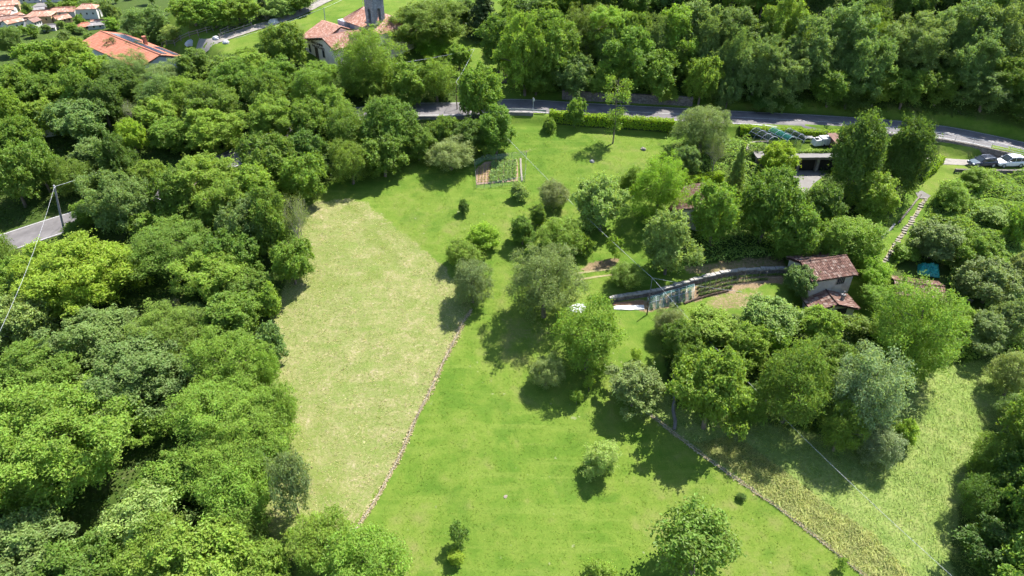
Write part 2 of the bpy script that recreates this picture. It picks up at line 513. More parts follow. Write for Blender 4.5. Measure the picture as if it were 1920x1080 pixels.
tallc = t.ramp(t.math('ADD', t.math('MULTIPLY', fin, .5), t.math('MULTIPLY', midn, .5)), [(.38, (0.096, 0.151, 0.030)), (.5, (0.151, 0.200, 0.051)), (.65, (0.239, 0.251, 0.092))])
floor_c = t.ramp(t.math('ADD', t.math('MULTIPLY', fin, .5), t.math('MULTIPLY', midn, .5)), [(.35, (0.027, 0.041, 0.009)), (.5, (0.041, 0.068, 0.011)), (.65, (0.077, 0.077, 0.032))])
dirtc = t.ramp(t.math('ADD', t.math('MULTIPLY', fin, .6), t.math('MULTIPLY', midn, .4)), [(.35, (0.128, 0.085, 0.051)), (.55, (0.238, 0.162, 0.102)), (.7, (0.340, 0.264, 0.187))])
c = t.mix(t.rng(t.math('ADD', sp.outputs[1], t.math('MULTIPLY', t.math('SUBTRACT', fin, .5), .8)), .3, .7), lawn, tallc)
c = t.mix(t.rng(t.math('ADD', sp.outputs[0], t.math('MULTIPLY', t.math('SUBTRACT', fin, .5), 1.0)), .3, .7), c, dry)
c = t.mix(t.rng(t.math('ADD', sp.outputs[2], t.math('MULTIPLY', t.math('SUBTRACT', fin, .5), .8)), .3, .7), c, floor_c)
c = t.mix(t.rng(t.math('ADD', at.outputs[3], t.math('MULTIPLY', t.math('SUBTRACT', fin, .5), 1.2)), .25, .75), c, dirtc)
c = t.mix(t.rng(fin2, .3, .68, .34, 0), c, (.03, .07, .008))
c = t.mix(t.rng(t.noise(v, 5.5, 4, .8), .52, .7, 0, .35), c, t.mix(1.0, c, (1.5, 1.35, 1.6), 'MULTIPLY'))
c = t.mix(t.math('MULTIPLY', t.rng(t.noise(v, 1.6, 2, .4), .73, .78), .3), c, (.3, .28, .2))
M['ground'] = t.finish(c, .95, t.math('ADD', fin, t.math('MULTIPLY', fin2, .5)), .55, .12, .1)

nyv, nxv = GX.shape
V = np.stack([GX, GY, GZ], -1).reshape(-1, 3)
I = np.arange(nyv * nxv).reshape(nyv, nxv)
Q = np.stack([I[:-1, :-1], I[:-1, 1:], I[1:, 1:], I[1:, :-1]], -1).reshape(-1, 4)
me = mesh_np("ground", V, Q, M['ground'], smooth=True)
a = me.attributes.new("zone", 'FLOAT_COLOR', 'POINT')
a.data.foreach_set("color", zone.reshape(-1, 4).astype(np.float32).ravel())
ground = tag(link("ground", me), kind="structure")

# ------------------------------------------------------------------ roads and paths
def ribbon(name, P, width, mat, lift=.02, off=0.0, kind="structure", drape=True, zfix=None):
    P = np.asarray(P, float)
    d = np.gradient(P[:, :2], axis=0); d /= np.linalg.norm(d, axis=1)[:, None] + 1e-9
    nrm = np.stack([-d[:, 1], d[:, 0]], -1)
    ws = width if np.ndim(width) else np.full(len(P), width)
    k = max(2, int(max(ws) / .8) + 1)
    rows = []
    for j in range(k):
        u = (j / (k - 1) - .5)
        q = P[:, :2] + nrm * (off + u * np.asarray(ws)[:, None])
        z = hz(q[:, 0], q[:, 1]) + lift if zfix is None else P[:, 2] + zfix
        if zfix is not None: z = np.maximum(z, hz(q[:, 0], q[:, 1]) + .01)
        rows.append(np.stack([q[:, 0], q[:, 1], z], -1))
    V = np.stack(rows, 1)
    n = len(P)
    I = np.arange(n * k).reshape(n, k)
    Q = np.stack([I[:-1, :-1], I[1:, :-1], I[1:, 1:], I[:-1, 1:]], -1).reshape(-1, 4)[:, ::-1]
    o = link(name, mesh_np(name, V.reshape(-1, 3), Q, mat, smooth=True))
    if kind: o["kind"] = kind
    return o
road = ribbon("road", ROAD, 6.2, M['asphalt'], .06)
for off in (-2.85, 2.85):
    l = ribbon("edge_line", ROAD, .16, M['paintline'], .075, off, None); l.parent = road
seg = ROAD[70:]
l = ribbon("centre_line", seg, .13, M['paintline'], .075, 0, None); l.parent = road

def at_h(x, y, h=0.0):
    return Vector((x, y, float(hz(x, y)) + h))

path_px = [(368, 92), (392, 82), (440, 65), (480, 52), (520, 40), (560, 26), (590, 11), (606, 3), (622, -4)]
PATH = densify([gp(*p) for p in path_px], 1.5)
path = ribbon("path", PATH, 2.6, M['gravel'], .12)
drv = densify([gp(*p) for p in [(1700, 306), (1760, 303), (1830, 306), (1905, 308)]], 1.5)
ribbon("driveway", drv, 2.2, M['gravel'], .05)
M['palegrass'] = plain('worn_grass', (.2, .18, .085), .95, .35, 3)
tr = densify([gp(*p) for p in [(1075, 520), (1100, 516), (1130, 512), (1160, 508)]], 1.0)
for o_ in (-.55, .55):
    ribbon("wheel_track", tr, .3, M['palegrass'], .03, o_)
cp = [gp(*p) for p in [(1487, 320), (1556, 316), (1545, 330), (1525, 345), (1512, 362), (1494, 374), (1484, 360)]]
mb = MB(); mb.add([(p[0], p[1], COURT_Z + .05) for p in cp], [list(range(len(cp)))])
tag(mb.build("forecourt", M['concrete']), kind="structure")
vr = densify([gp(*p) for p in [(55, 27), (64, 20), (75, 11), (88, 2)]], 8)
ribbon("village_road", vr, 11, M['concrete'], .4)
# ------------------------------------------------------------------ buildings
def tile_sheet(name, c00, c10, c01, c11, mat, parent, pitch=.24, course=.42, amp=.045, thick=.09, fn=None, sag=0.0, seed=0):
    """tiled slope: c00-c10 is the ridge edge, c01-c11 the eave edge"""
    rng = np.random.default_rng(seed + 5)
    A, B, C, D = [np.array(q, float) for q in (c00, c10, c01, c11)]
    P = fn or (lambda s, t: (A * (1 - s) + B * s) * (1 - t) + (C * (1 - s) + D * s) * t)
    o1, o0 = np.ones((1, 1)), np.zeros((1, 1))
    Ls = np.linalg.norm(P(o1, o1) - P(o0, o1)) if fn is None else np.sum([np.linalg.norm(P(o1 * (k + 1) / 12, o1) - P(o1 * k / 12, o1)) for k in range(12)])
    Lt = max(np.linalg.norm(P(o0, o1) - P(o0, o0)), np.linalg.norm(P(o1, o1) - P(o1, o0)))
    ncol = max(2, int(Ls / pitch)); nrow = max(1, int(Lt / course))
    seg = 4 if pitch < .5 else 2
    sv = np.linspace(0, 1, ncol * seg + 1)
    rows = np.array([(r / nrow + (1e-4 if r else 0), .035) if k == 0 else ((r + 1) / nrow, 0.0) for r in range(nrow) for k in range(2)])
    m = len(sv)
    S = np.tile(sv, len(rows))[:, None]; T = np.repeat(rows[:, 0], m)[:, None]; step = np.repeat(rows[:, 1], m)
    e = 1e-3
    S0, T0 = np.minimum(S, 1 - e), np.clip(T, .02, 1 - e)
    nn = np.cross(P(S0, T0 + e) - P(S0, T0), P(S0 + e, T0) - P(S0, T0))
    nn = nn / (np.linalg.norm(nn, axis=1, keepdims=True) + 1e-12)
    nn = np.where(nn[:, 2:] < 0, -nn, nn)
    up = amp * np.sin(np.tile(np.arange(m), len(rows)) * 2 * math.pi / seg) + .035 - step + rng.uniform(-.008, .008, len(S))
    V = P(S, T) + nn * up[:, None]
    V[:, 2] -= sag * np.sin(math.pi * S[:, 0]) * np.sin(math.pi * np.minimum(1, T[:, 0] + .1))
    cr = rng.random((nrow * 2, ncol))
    I = np.arange(len(rows) * m).reshape(len(rows), m)
    Fq = np.stack([I[:-1, :-1], I[:-1, 1:], I[1:, 1:], I[1:, :-1]], -1).reshape(-1, 4)
    ft = np.repeat(cr[:len(rows) - 1], seg, axis=1).ravel()
    tri_n = np.cross(V[Fq[:, 1]] - V[Fq[:, 0]], V[Fq[:, 2]] - V[Fq[:, 0]])
    if tri_n[:, 2].mean() < 0: Fq = Fq[:, ::-1].copy()
    o = link(name, mesh_np(name, np.array(V), Fq, mat, face_tint=ft), parent)
    if fn is None:
        nn = np.cross(C - A, D - C); nn = nn / (np.linalg.norm(nn) + 1e-9)
        if np.linalg.norm(np.cross(C - A, D - C)) < 1e-6: nn = np.array([0, 0, 1.])
        if nn[2] < 0: nn = -nn
        mb = MB(); q = [A, B, D, C]
        mb.hexa([x - nn * (thick + .1 + sag) for x in q], [x - nn * (.1 + sag) for x in q])
        mb.build("eave_board", M['darkwood'], o)
    return o

def quadlocal(rz):
    return Matrix.Rotation(rz, 4, 'Z')

def windowpart(parent, x0, x1, y, z0, z1, mat='darkopen', name="window", frame='wood', face=-1, axis='y', bars=0):
    """flat opening on a wall lying at y (or x) = const, standing 2-4 cm proud"""
    mb = MB()
    d0, d1 = sorted((y, y + face * .04))
    if axis == 'y': mb.box(x0, x1, d0, d1, z0, z1)
    else: mb.box(d0, d1, x0, x1, z0, z1)
    w = mb.build(name, M[mat], parent)
    fb = MB(); e = .07
    f0, f1 = sorted((y, y + face * .07))
    for a, b, c, d in ((x0 - e, x0, z0 - e, z1 + e), (x1, x1 + e, z0 - e, z1 + e), (x0, x1, z1, z1 + e), (x0, x1, z0 - e, z0)):
        if axis == 'y': fb.box(a, b, f0, f1, c, d)
        else: fb.box(f0, f1, a, b, c, d)
    for k in range(bars):
        xx = x0 + (x1 - x0) * (k + 1) / (bars + 1)
        if axis == 'y': fb.box(xx - .04, xx + .04, f0, f1, z0, z1)
        else: fb.box(f0, f1, xx - .04, xx + .04, z0, z1)
    fb.build("frame", M[frame], w)
    return w

def church():
    base = gp(598, 110)
    rz = math.radians(-45)   # local x runs along the front towards the camera, local y into the church
    r = empty("church", (base[0], base[1], base[2]), rz, "small church with terracotta roofs and brown lettering on its pale front", "church")
    # front wall under a wide lopsided gable
    mb = MB()
    pr = [(-4.4, -1), (6.4, -1), (6.4, 3.2), (3.6, 4.42), (-4.4, 2.75)]
    n = len(pr)
    mb.add([(x, 0, z) for x, z in pr] + [(x, 9.8, z) for x, z in pr], [list(range(n)), list(range(n, 2 * n))[::-1]] + [(i, n + i, n + (i + 1) % n, (i + 1) % n) for i in range(n)])
    front = mb.build("front_wall", M['plaster'], r)
    windowpart(front, -3.05, -2.5, 0, .75, 2.1)
    windowpart(front, -.8, .05, 0, -.1, 2.0, 'darkwood', 'door', 'darkwood')
    windowpart(front, 1.75, 2.35, 0, .7, 1.95)
    tile_sheet("front_roof", (3.6, -.75, 4.75), (3.6, 6.2, 4.75), (-5.1, -.75, 2.9), (-5.1, 6.2, 2.9), M['tile'], r)
    tile_sheet("front_roof", (3.6, 9.0, 4.75), (3.6, -.75, 4.75), (7.1, 9.0, 3.2), (7.1, -.75, 3.2), M['tile'], r, seed=2)
    tile_sheet("hall_roof", (-5.3, 5, 5.3), (1.3, 5, 5.3), (-5.3, -.72, 2.95), (1.3, 2.5, 4.22), M['tile'], r, seed=3)
    tile_sheet("hall_roof", (1.3, 5, 5.3), (-5.3, 5, 5.3), (1.3, 10.6, 2.9), (-5.3, 10.6, 2.9), M['tile'], r, seed=4)
    mb = MB(); mb.add([(-4.4, 0, 2.8), (-4.4, 9.8, 2.8), (-4.4, 5, 5.0), (1.2, 2.4, 2.7), (1.2, 9.8, 2.7), (1.2, 5, 5.0)], [(0, 2, 1), (3, 4, 5), (0, 3, 5, 2), (1, 2, 5, 4)]); mb.build("hall_gable", M['plaster'], r)
    for k in range(9):
        x = -4.3 + k * 1.3
        zz = 2.72 + (x + 4.4) * .2125 if x < 3.6 else 4.4 - (x - 3.6) * .44
        mb = MB(); mb.box(x - .06, x + .06, -.68, -.003, zz - .14, zz); mb.build("rafter", M['darkwood'], r)
    for (xa, za, xb, zb) in ((-5.1, 2.88, 3.6, 4.72), (3.6, 4.72, 7.1, 3.18)):
        mb = MB(); mb.hexa([(xa, -.82, za - .22), (xb, -.82, zb - .22), (xb, -.76, zb - .22), (xa, -.76, za - .22)], [(xa, -.82, za + .02), (xb, -.82, zb + .02), (xb, -.76, zb + .02), (xa, -.76, za + .02)]); mb.build("barge_board", M['darkwood'], r)
    # round-ended nave behind
    cx, cy, rad = -.8, 11.8, 4.1
    wallm = MB(); n = 20
    wallm.prism([(cx + (rad - .7) * math.cos(math.pi * 2 * k / n), cy + (rad - .7) * math.sin(math.pi * 2 * k / n)) for k in range(n)], -1, 5.3); wallm.build("apse_wall", M['greyplaster'], r)
    apx = np.array([cx + .2, cy, 7.5])
    def cone(s, t):
        q = math.radians(60) + s * math.radians(250)
        return apx * (1 - t) + np.concatenate([cx + rad * np.cos(q), cy + rad * np.sin(q), q * 0 + 5.25], -1) * t
    tile_sheet("apse_roof", apx, apx, apx, apx, M['tile'], r, fn=cone, seed=7)
    mb = MB(); mb.box(-.6, 9.6, 8.6, 15.6, -1, 5.2); mb.build("nave_wall", M['plaster'], r)
    tile_sheet("nave_roof", (cx + .2, cy, 7.52), (8.2, cy, 7.3), (-.2, 7.7, 5.3), (10.2, 7.7, 5.0), M['tile'], r, seed=8)
    tile_sheet("nave_roof", (8.2, cy, 7.3), (cx + .2, cy, 7.52), (10.2, 16.2, 5.0), (-.2, 16.2, 5.3), M['tile'], r, seed=9)
    tile_sheet("nave_roof", (8.2, cy, 7.3), (8.2, cy, 7.3), (10.2, 7.7, 5.0), (10.2, 16.2, 5.0), M['tile'], r, seed=10)
    mb = MB(); mb.add([(-.4, 8.6, 5.1), (9.4, 8.6, 5.1), (9.4, 15.4, 5.1), (-.4, 15.4, 5.1), (0, cy, 7.2), (8.0, cy, 7.0)], [(0, 1, 5, 4), (1, 2, 5), (2, 3, 4, 5), (3, 0, 4)]); mb.build("roof_core", M['darkwood'], r)
    mb = MB(); mb.tube([(-1.6, 12.4, 6.8), (-1.6, 12.4, 9.6)], .035, 5); mb.tube([(-2.1, 12.4, 9.3), (-1.1, 12.4, 9.3)], .025, 4); mb.tube([(-1.95, 12.4, 9.0), (-1.25, 12.4, 9.0)], .025, 4); mb.build("aerial", M['metal'], r)
    mb = MB(); mb.box(-3.6, -1.4, 7.4, 8.6, 3.4, 5.3); mb.build("link_wall", M['greyplaster'], r)
    # lettering
    for txt, z, cxx, ww, hh in (("MADONNA", 2.62, .2, 4.0, .5), ("DEI CICLISTI", 2.08, .5, 4.2, .4)):
        cu = bpy.data.curves.new("lettering", 'FONT'); cu.body = txt; cu.size = 1; cu.align_x = 'CENTER'; cu.extrude = .02; cu.offset = .022
        to = bpy.data.objects.new("lettering", cu); COL.objects.link(to)
        dg = bpy.context.evaluated_depsgraph_get()
        me = bpy.data.meshes.new_from_object(to.evaluated_get(dg)); bpy.data.objects.remove(to)
        me.materials.clear(); me.materials.append(M['brownletter'])
        o = link("lettering", me, r); o.rotation_euler = (math.pi / 2, 0, 0); o.location = (cxx, -.045, z)
        dm = o.dimensions.copy(); xs_ = [v.co.x for v in me.vertices]; ys_ = [v.co.y for v in me.vertices]; o.scale = (ww / (max(xs_) - min(xs_)), hh / (max(ys_) - min(ys_)), 1)
        o["label"] = "dark brown letters reading " + txt; o["kind"] = "stuff"
    # bell tower: a thing of its own
    tb = Vector((base[0], base[1], base[2])) + quadlocal(rz) @ Vector((6.3, 9.6, 0))
    tw = empty("bell_tower", tb, rz, "square grey stone bell tower with open belfry beside the church", "bell tower")
    s = 1.28
    mb = MB(); mb.box(-s, s, -s, s, -1, 6.00); mb.build("shaft", M['towerstone'], tw)
    mb = MB(); mb.box(-s - .2, s + .2, -s - .2, s + .2, 6.00, 6.24); mb.build("ledge", M['palestone'], tw)
    mb = MB(); k = .84
    for sx_ in (-1, 1):
        for sy_ in (-1, 1):
            mb.box(*sorted((sx_ * s, sx_ * (s - k))), *sorted((sy_ * s, sy_ * (s - k))), 6.24, 8.85)
    mb.box(-s, s, -s, s, 8.85, 10.70)
    mb.build("belfry", M['towerstone'], tw)
    for ax_ in range(4):
        mb = MB(); n = 10; hw = s - k
        pts = [(hw * math.cos(math.pi * q / n), 8.30 + .55 * math.sin(math.pi * q / n)) for q in range(n + 1)]
        for q in range(n):
            (xa, za), (xb, zb) = pts[q], pts[q + 1]
            mb.hexa([(xa, -s + .01, za), (xb, -s + .01, zb), (xb, -s + .6, zb), (xa, -s + .6, za)], [(xa, -s + .01, 8.85), (xb, -s + .01, 8.85), (xb, -s + .6, 8.85), (xa, -s + .6, 8.85)])
        o = mb.build("arch", M['towerstone'], tw); o.rotation_euler = (0, 0, ax_ * math.pi / 2)
    mb = MB(); mb.box(-s - .28, s + .28, -s - .28, s + .28, 10.70, 10.90); mb.box(-s + .3, s - .3, -s + .3, s - .3, 10.90, 11.70); mb.build("cornice", M['palestone'], tw)
    mb = MB(); n = 14
    prof = [(.02, 8.40), (.16, 8.35), (.26, 8.10), (.33, 7.70), (.5, 7.40), (.52, 7.30), (.02, 7.30)]
    vs = [(a * math.cos(2 * math.pi * q / n), a * math.sin(2 * math.pi * q / n), z) for a, z in prof for q in range(n)]
    fs = [(i * n + q, i * n + (q + 1) % n, (i + 1) * n + (q + 1) % n, (i + 1) * n + q) for i in range(len(prof) - 1) for q in range(n)]
    mb.add(vs, fs); mb.tube([(-.7, 0, 8.50), (.7, 0, 8.50)], .06, 5); mb.build("bell", M['metal'], tw, True)
church()

def gable_house(name, p, rz, L, W, H, rise, wall, tile, label, cat="house", over=.5, windows=(), pitch=.24, hip=0.0, group=None, parent_parts=True, sag=0.0):
    """ridge along local x"""
    r = empty(name, p, rz, label, cat, group)
    x, y = L / 2, W / 2
    mb = MB(); mb.add([(-x, -y, -1.5), (x, -y, -1.5), (x, y, -1.5), (-x, y, -1.5), (-x, -y, H - .16), (x, -y, H - .16), (x, y, H - .16), (-x, y, H - .16), (-x + hip, 0, H + rise - .3 - sag), (x - hip, 0, H + rise - .3 - sag)],
                      [(0, 1, 5, 4), (1, 2, 6, 9, 5), (2, 3, 7, 6), (3, 0, 4, 8, 7), (4, 5, 9, 8), (6, 7, 8, 9)])
    wl = mb.build("wall", M[wall], r)
    k = rise / y
    ye, ze = y + over, H - k * over + .05
    xo = x + over * .6
    R0, R1 = (-xo + hip, 0, H + rise + .05), (xo - hip, 0, H + rise + .05)
    tile_sheet("roof", R0, R1, (-xo, -ye, ze), (xo, -ye, ze), M[tile], r, pitch, pitch * 1.7, pitch * .19, sag=sag, seed=len(name))
    tile_sheet("roof", R1, R0, (xo, ye, ze), (-xo, ye, ze), M[tile], r, pitch, pitch * 1.7, pitch * .19, sag=sag, seed=len(name) + 1)
    if hip:
        for s in (-1, 1):
            tile_sheet("roof", R1 if s > 0 else R0, R1 if s > 0 else R0, (s * xo, -s * ye, ze), (s * xo, s * ye, ze), M[tile], r, pitch, pitch * 1.7, pitch * .19, seed=9 + s)
    mb = MB(); mb.tube([R0, ((R0[0] + R1[0]) / 2, 0, R0[2] - sag * .6), R1], pitch * .5, 6); mb.build("ridge_tiles", M[tile], r)
    for (side, a, b, z0, z1, mat, bars) in windows:
        if side == 'f': windowpart(wl, a, b, -y, z0, z1, mat, bars=bars)
        if side == 'b': windowpart(wl, a, b, y, z0, z1, mat, face=1, bars=bars)
        if side == 'l': windowpart(wl, a, b, -x, z0, z1, mat, axis='x', bars=bars)
        if side == 'r': windowpart(wl, a, b, x, z0, z1, mat, axis='x', face=1, bars=bars)
    return r

# old stone house: main block and the lower annex are joined into one thing
def old_house():
    p = (40.5, 76.0, 7.6)
    h = gable_house("old_house", p, math.radians(14), 6.2, 5.0, 2.93, .92, 'oldplaster', 'oldtile', "old two-storey house with mottled tiled roof and low annex in front",
                    windows=[('f', .9, 1.9, 1.35, 2.2, 'glass', 3), ('l', -.8, .2, .9, 1.9, 'darkopen', 0), ('r', -.4, .5, 1.0, 2.0, 'darkopen', 1)], sag=.1, over=.5)
    # annex with its ridge towards the camera
    a = Matrix.Rotation(math.radians(-98), 4, 'Z')
    def q(x, y, z):
        v = a @ Vector((x, y, 0)); return (v.x - .24, v.y - .97, z)
    L0, L1, y, H, rise = 1.75, 4.7, 2.75, -.12, .77
    mb = MB()
    b = [q(L0, -y, -2.8), q(L1 - .3, -y, -2.8), q(L1 - .3, y, -2.8), q(L0, y, -2.8), q(L0, -y, H - .16), q(L1 - .3, -y, H - .16), q(L1 - .3, y, H - .16), q(L0, y, H - .16), q(L0, 0, H + rise - .4), q(L1 - .3, 0, H + rise - .4)]
    mb.add(b, [(0, 1, 5, 4), (1, 2, 6, 9, 5), (2, 3, 7, 6), (3, 0, 4, 8, 7), (4, 5, 9, 8), (6, 7, 8, 9)])
    aw = mb.build("annex_wall", M['oldplaster'], h)
    mb = MB(); mb.hexa([q(L1 - .3, .3, -1.9), q(L1 - .26, .3, -1.9), q(L1 - .26, 1.7, -1.9), q(L1 - .3, 1.7, -1.9)], [q(L1 - .3, .3, -.3), q(L1 - .26, .3, -.3), q(L1 - .26, 1.7, -.3), q(L1 - .3, 1.7, -.3)]); mb.build("doorway", M['darkopen'], aw)
    k = rise / y
    for s in (-1, 1):
        e0, e1 = q(L0 - .2, s * (y + .45), H - k * .45 + .05), q(L1 + .1, s * (y + .45), H - k * .45 + .05)
        r0, r1 = q(L0 - .2, 0, H + rise + .05), q(L1 + .1, 0, H + rise + .05)
        if s < 0: tile_sheet("annex_roof", r0, r1, e0, e1, M['oldtile'], h, seed=33, sag=.1)
        else: tile_sheet("annex_roof", r1, r0, e1, e0, M['oldtile'], h, seed=34, sag=.1)
    mb = MB(); mb.tube([q(L0 - .2, 0, H + rise + .08), q(L1 + .1, 0, H + rise + .08)], .12, 6); mb.build("ridge_tiles", M['oldtile'], h)
    mb = MB(); c = q(3.2, 1.5, 0); mb.box(c[0] - .16, c[0] + .16, c[1] - .16, c[1] + .16, H, H + 1.05); mb.box(c[0] - .22, c[0] + .22, c[1] - .22, c[1] + .22, H + 1.05, H + 1.13); mb.tube([(c[0], c[1], H + 1.13), (c[0] + .02, c[1], H + 1.6)], .07, 6); mb.build("chimney", M['pole'], h)
    return h
old_house()

# hidden house roofs between the garden trees and the ruined shed on the right
p = gp(1300, 372, 3.0); gable_house("tiled_cottage", (p[0] + 1.5, p[1] + 1.2, float(hz(p[0], p[1])) - .6), math.radians(62), 8.5, 6.0, 2.5, 1.0, 'oldplaster', 'oldtile', "cottage whose pinkish tiled roof shows between two garden trees", windows=[('f', -1, 0, .6, 1.7, 'darkopen', 0)])
p = gp(1722, 535, 1.4); gable_house("ruined_shed", (p[0], p[1], float(hz(p[0], p[1])) - .5), math.radians(-14), 5.4, 3.6, 1.6, .6, 'oldplaster', 'oldtile', "low ruined shed with overgrown pink tiled roof beside the teal tarpaulin", "shed", sag=.3, windows=[('r', -.5, .5, -.3, 1.3, 'darkopen', 0)])

def solar_house():
    p = (-75.3, 139.3, 17.0)
    rz = math.atan2(.654, -.757)
    h = gable_house("solar_house", p, rz, 24.8, 8.2, 3.05, 1.3, 'greyplaster', 'orangetile', "long house with orange tiled roof and dark solar panels", windows=[('l', -1.6, -.6, .6, 1.9, 'glass', 1), ('l', .8, 1.8, .6, 1.9, 'glass', 1)], pitch=.34)
    # local y < 0 or > 0 : the slope facing away to the right of the picture
    y, H, rise = 4.1, 3.05, 1.3
    k = rise / y
    sgn = -1
    def panel(x0, x1, a, b, nx, ny):
        for i in range(nx):
            for j in range(ny):
                xa, xb = x0 + (x1 - x0) * i / nx + .03, x0 + (x1 - x0) * (i + 1) / nx - .03
                ya, yb = a + (b - a) * j / ny + .03, a + (b - a) * (j + 1) / ny - .03
                za, zb = H + rise - k * ya + .17, H + rise - k * yb + .17
                mb = MB(); mb.hexa([(xa, sgn * ya, za), (xb, sgn * ya, za), (xb, sgn * yb, zb), (xa, sgn * yb, zb)], [(xa, sgn * ya, za + .05), (xb, sgn * ya, za + .05), (xb, sgn * yb, zb + .05), (xa, sgn * yb, zb + .05)])
                mb.build("solar_panel", M['solar'], h)
    panel(-11.5, 9.8, .6, 2.0, 12, 1)
    panel(2.0, 9.8, 2.0, 3.4, 4, 1)
    panel(-11.5, -3.4, 2.9, 4.2, 4, 1)
    mb = MB(); mb.box(-1.3, -.7, sgn * 2.7 - .3, sgn * 2.7 + .3, 3.0, 5.1); mb.box(-1.4, -.6, sgn * 2.7 - .4, sgn * 2.7 + .4, 5.1, 5.2); mb.build("chimney", M['orangetile'], h)
solar_house()

# far village
VIL = [  # px, py, length, depth, height, rise, rot, wall, roof, hip, words
 (20, 19, 17, 13, 6, 2.6, 25, 'cream', 'tile', 0, "village house with orange roof, uppermost in the left cluster"), (14, 28, 15, 12, 5, 2.4, 20, 'whitewall', 'tile', 0, "village house second from the top of the left cluster"),
 (11, 35, 14, 11, 5, 2.2, 12, 'whitewall', 'tile', 0, "village house third from the top of the left cluster"), (17, 47, 18, 12, 5, 2.4, 28, 'whitewall', 'browntile', 0, "large brown-roofed village house low in the left cluster"),
 (-2, 46, 12, 10, 6, 2.2, 15, 'whitewall', 'tile', 0, "village house cut by the left edge"), (30, 56, 14, 9, 7, 2.0, 60, 'whitewall', 'tile', 0, "tall white village house lowest in the left cluster"),
 (35, 42, 11, 9, 5, 2, 80, 'whitewall', 'tile', 0, "small village house between left cluster and brown roof"), (50, 44, 20, 11, 4.5, 2.2, 5, 'greyplaster', 'browntile', 0, "long brown-roofed village house below the village road"),
 (66, 50, 9, 8, 5, 2.4, 80, 'whitewall', 'browntile', 0, "white gabled village house right of the long brown roof"), (81, 41, 21, 15, 6.5, 2.6, 10, 'cream', 'tile', 6, "big ochre village house with hipped orange roof"),
 (76, 24, 22, 10, 4, 1.2, 22, 'greyplaster', 'greytile', 0, "long grey-roofed village hall beside the village road"), (119, 30, 25, 11, 5, 2.4, 8, 'whitewall', 'tile', 0, "long red-roofed village house"),
 (119, 42, 12, 10, 4, 2.0, 50, 'cream', 'tile', 0, "lower wing below the long red-roofed village house"), (171, 33, 17, 12, 9, 2.6, 8, 'whitewall', 'tile', 5, "tall white village villa with red hipped roof"),
 (162, 55, 11, 9, 3.5, 1.8, 40, 'cream', 'orangetile', 3, "small orange-roofed building above the solar house"), (178, 53, 16, 10, 3.5, 1.4, 25, 'greyplaster', 'greytile', 0, "grey-roofed building above the solar house"),
 (197, 48, 19, 11, 3.5, 1.6, 20, 'whitewall', 'tile', 0, "pink-roofed building above the solar house"), (17, 8, 22, 10, 5, 1.5, 10, 'greyplaster', 'greytile', 0, "grey-roofed building at the top left corner"),
 (38, 5, 18, 9, 5, 1.5, 15, 'greyplaster', 'greytile', 0, "second grey-roofed building at the top left"), (58, 4, 16, 9, 5, 1.6, 25, 'whitewall', 'tile', 0, "white building at the top edge by the village field"), (102, 2, 18, 10, 6, 1.8, 8, 'whitewall', 'greytile', 0, "pale building at the top edge behind dark trees"),
 (96, 56, 10, 8, 3, 1.4, 10, 'whitewall', 'greytile', 0, "small white outbuilding below the big ochre house"),
]
for (u, v, L, W, Hh, rs, rot, wl, rf, hip, words) in VIL:
    p, t_ = ground_at(u, v, 0, 330)
    win = [('f', -L * .3 + i * L * .3 - .6, -L * .3 + i * L * .3 + .6, Hh * .45, Hh * .45 + 1.5, 'darkopen', 0) for i in range(3)] + [('r', -.6, .6, Hh * .4, Hh * .4 + 1.5, 'darkopen', 0)]
    gable_house("village_house", p, math.radians(rot), L, W, Hh, rs, wl, rf, words, windows=win, pitch=1.2, hip=hip, group="far village houses", over=.7)

# garage under the terrace
def garage():
    g = empty("garage", (44.4, 100.75, COURT_Z), math.radians(1), "concrete garage front with dark openings under the lawn terrace", "garage")
    mb = MB(); mb.box(-6, 13, .05, .95, 2.2, 2.62); mb.build("lintel", M['concrete'], g)
    for x in (-.4, .85, 3.9, 7.2, 10.4): 
        mb = MB(); mb.box(x - .22, x + .22, .06, .7, -.3, 2.2); mb.build("pillar", M['concrete'], g)
    mb = MB(); mb.box(-6, 13, .72, .8, -.3, 2.2); mb.build("back_wall", M['darkopen'], g)
    mb = MB(); mb.box(-6, -.62, .1, .6, -.3, 2.2); mb.build("side_wall", M['stonewall'], g)
    mb = MB(); mb.box(-6.1, 13.1, -.3, 2.2, 2.62, 2.74); mb.build("slab_edge", M['concrete'], g)
garage()
# ------------------------------------------------------------------ trees and plants
def unit(a):
    return a / (np.linalg.norm(a, axis=-1, keepdims=True) + 1e-9)

def leaves(name, C, N, S, tint, mat, rng, aspect=.55, fold=.25):
    n = len(C)
    t = unit(np.cross(N, rng.normal(size=(n, 3))))
    b = np.cross(N, t)
    s = np.asarray(S)[:, None]
    V = np.empty((n, 4, 3), np.float32)
    V[:, 0] = C - t * s
    V[:, 1] = C + b * s * aspect + N * s * fold * .5
    V[:, 2] = C + t * s - N * s * fold
    V[:, 3] = C - b * s * aspect + N * s * fold * .5
    return mesh_np(name, V.reshape(-1, 3), np.arange(n * 4).reshape(n, 4), mat, np.repeat(tint, 4))

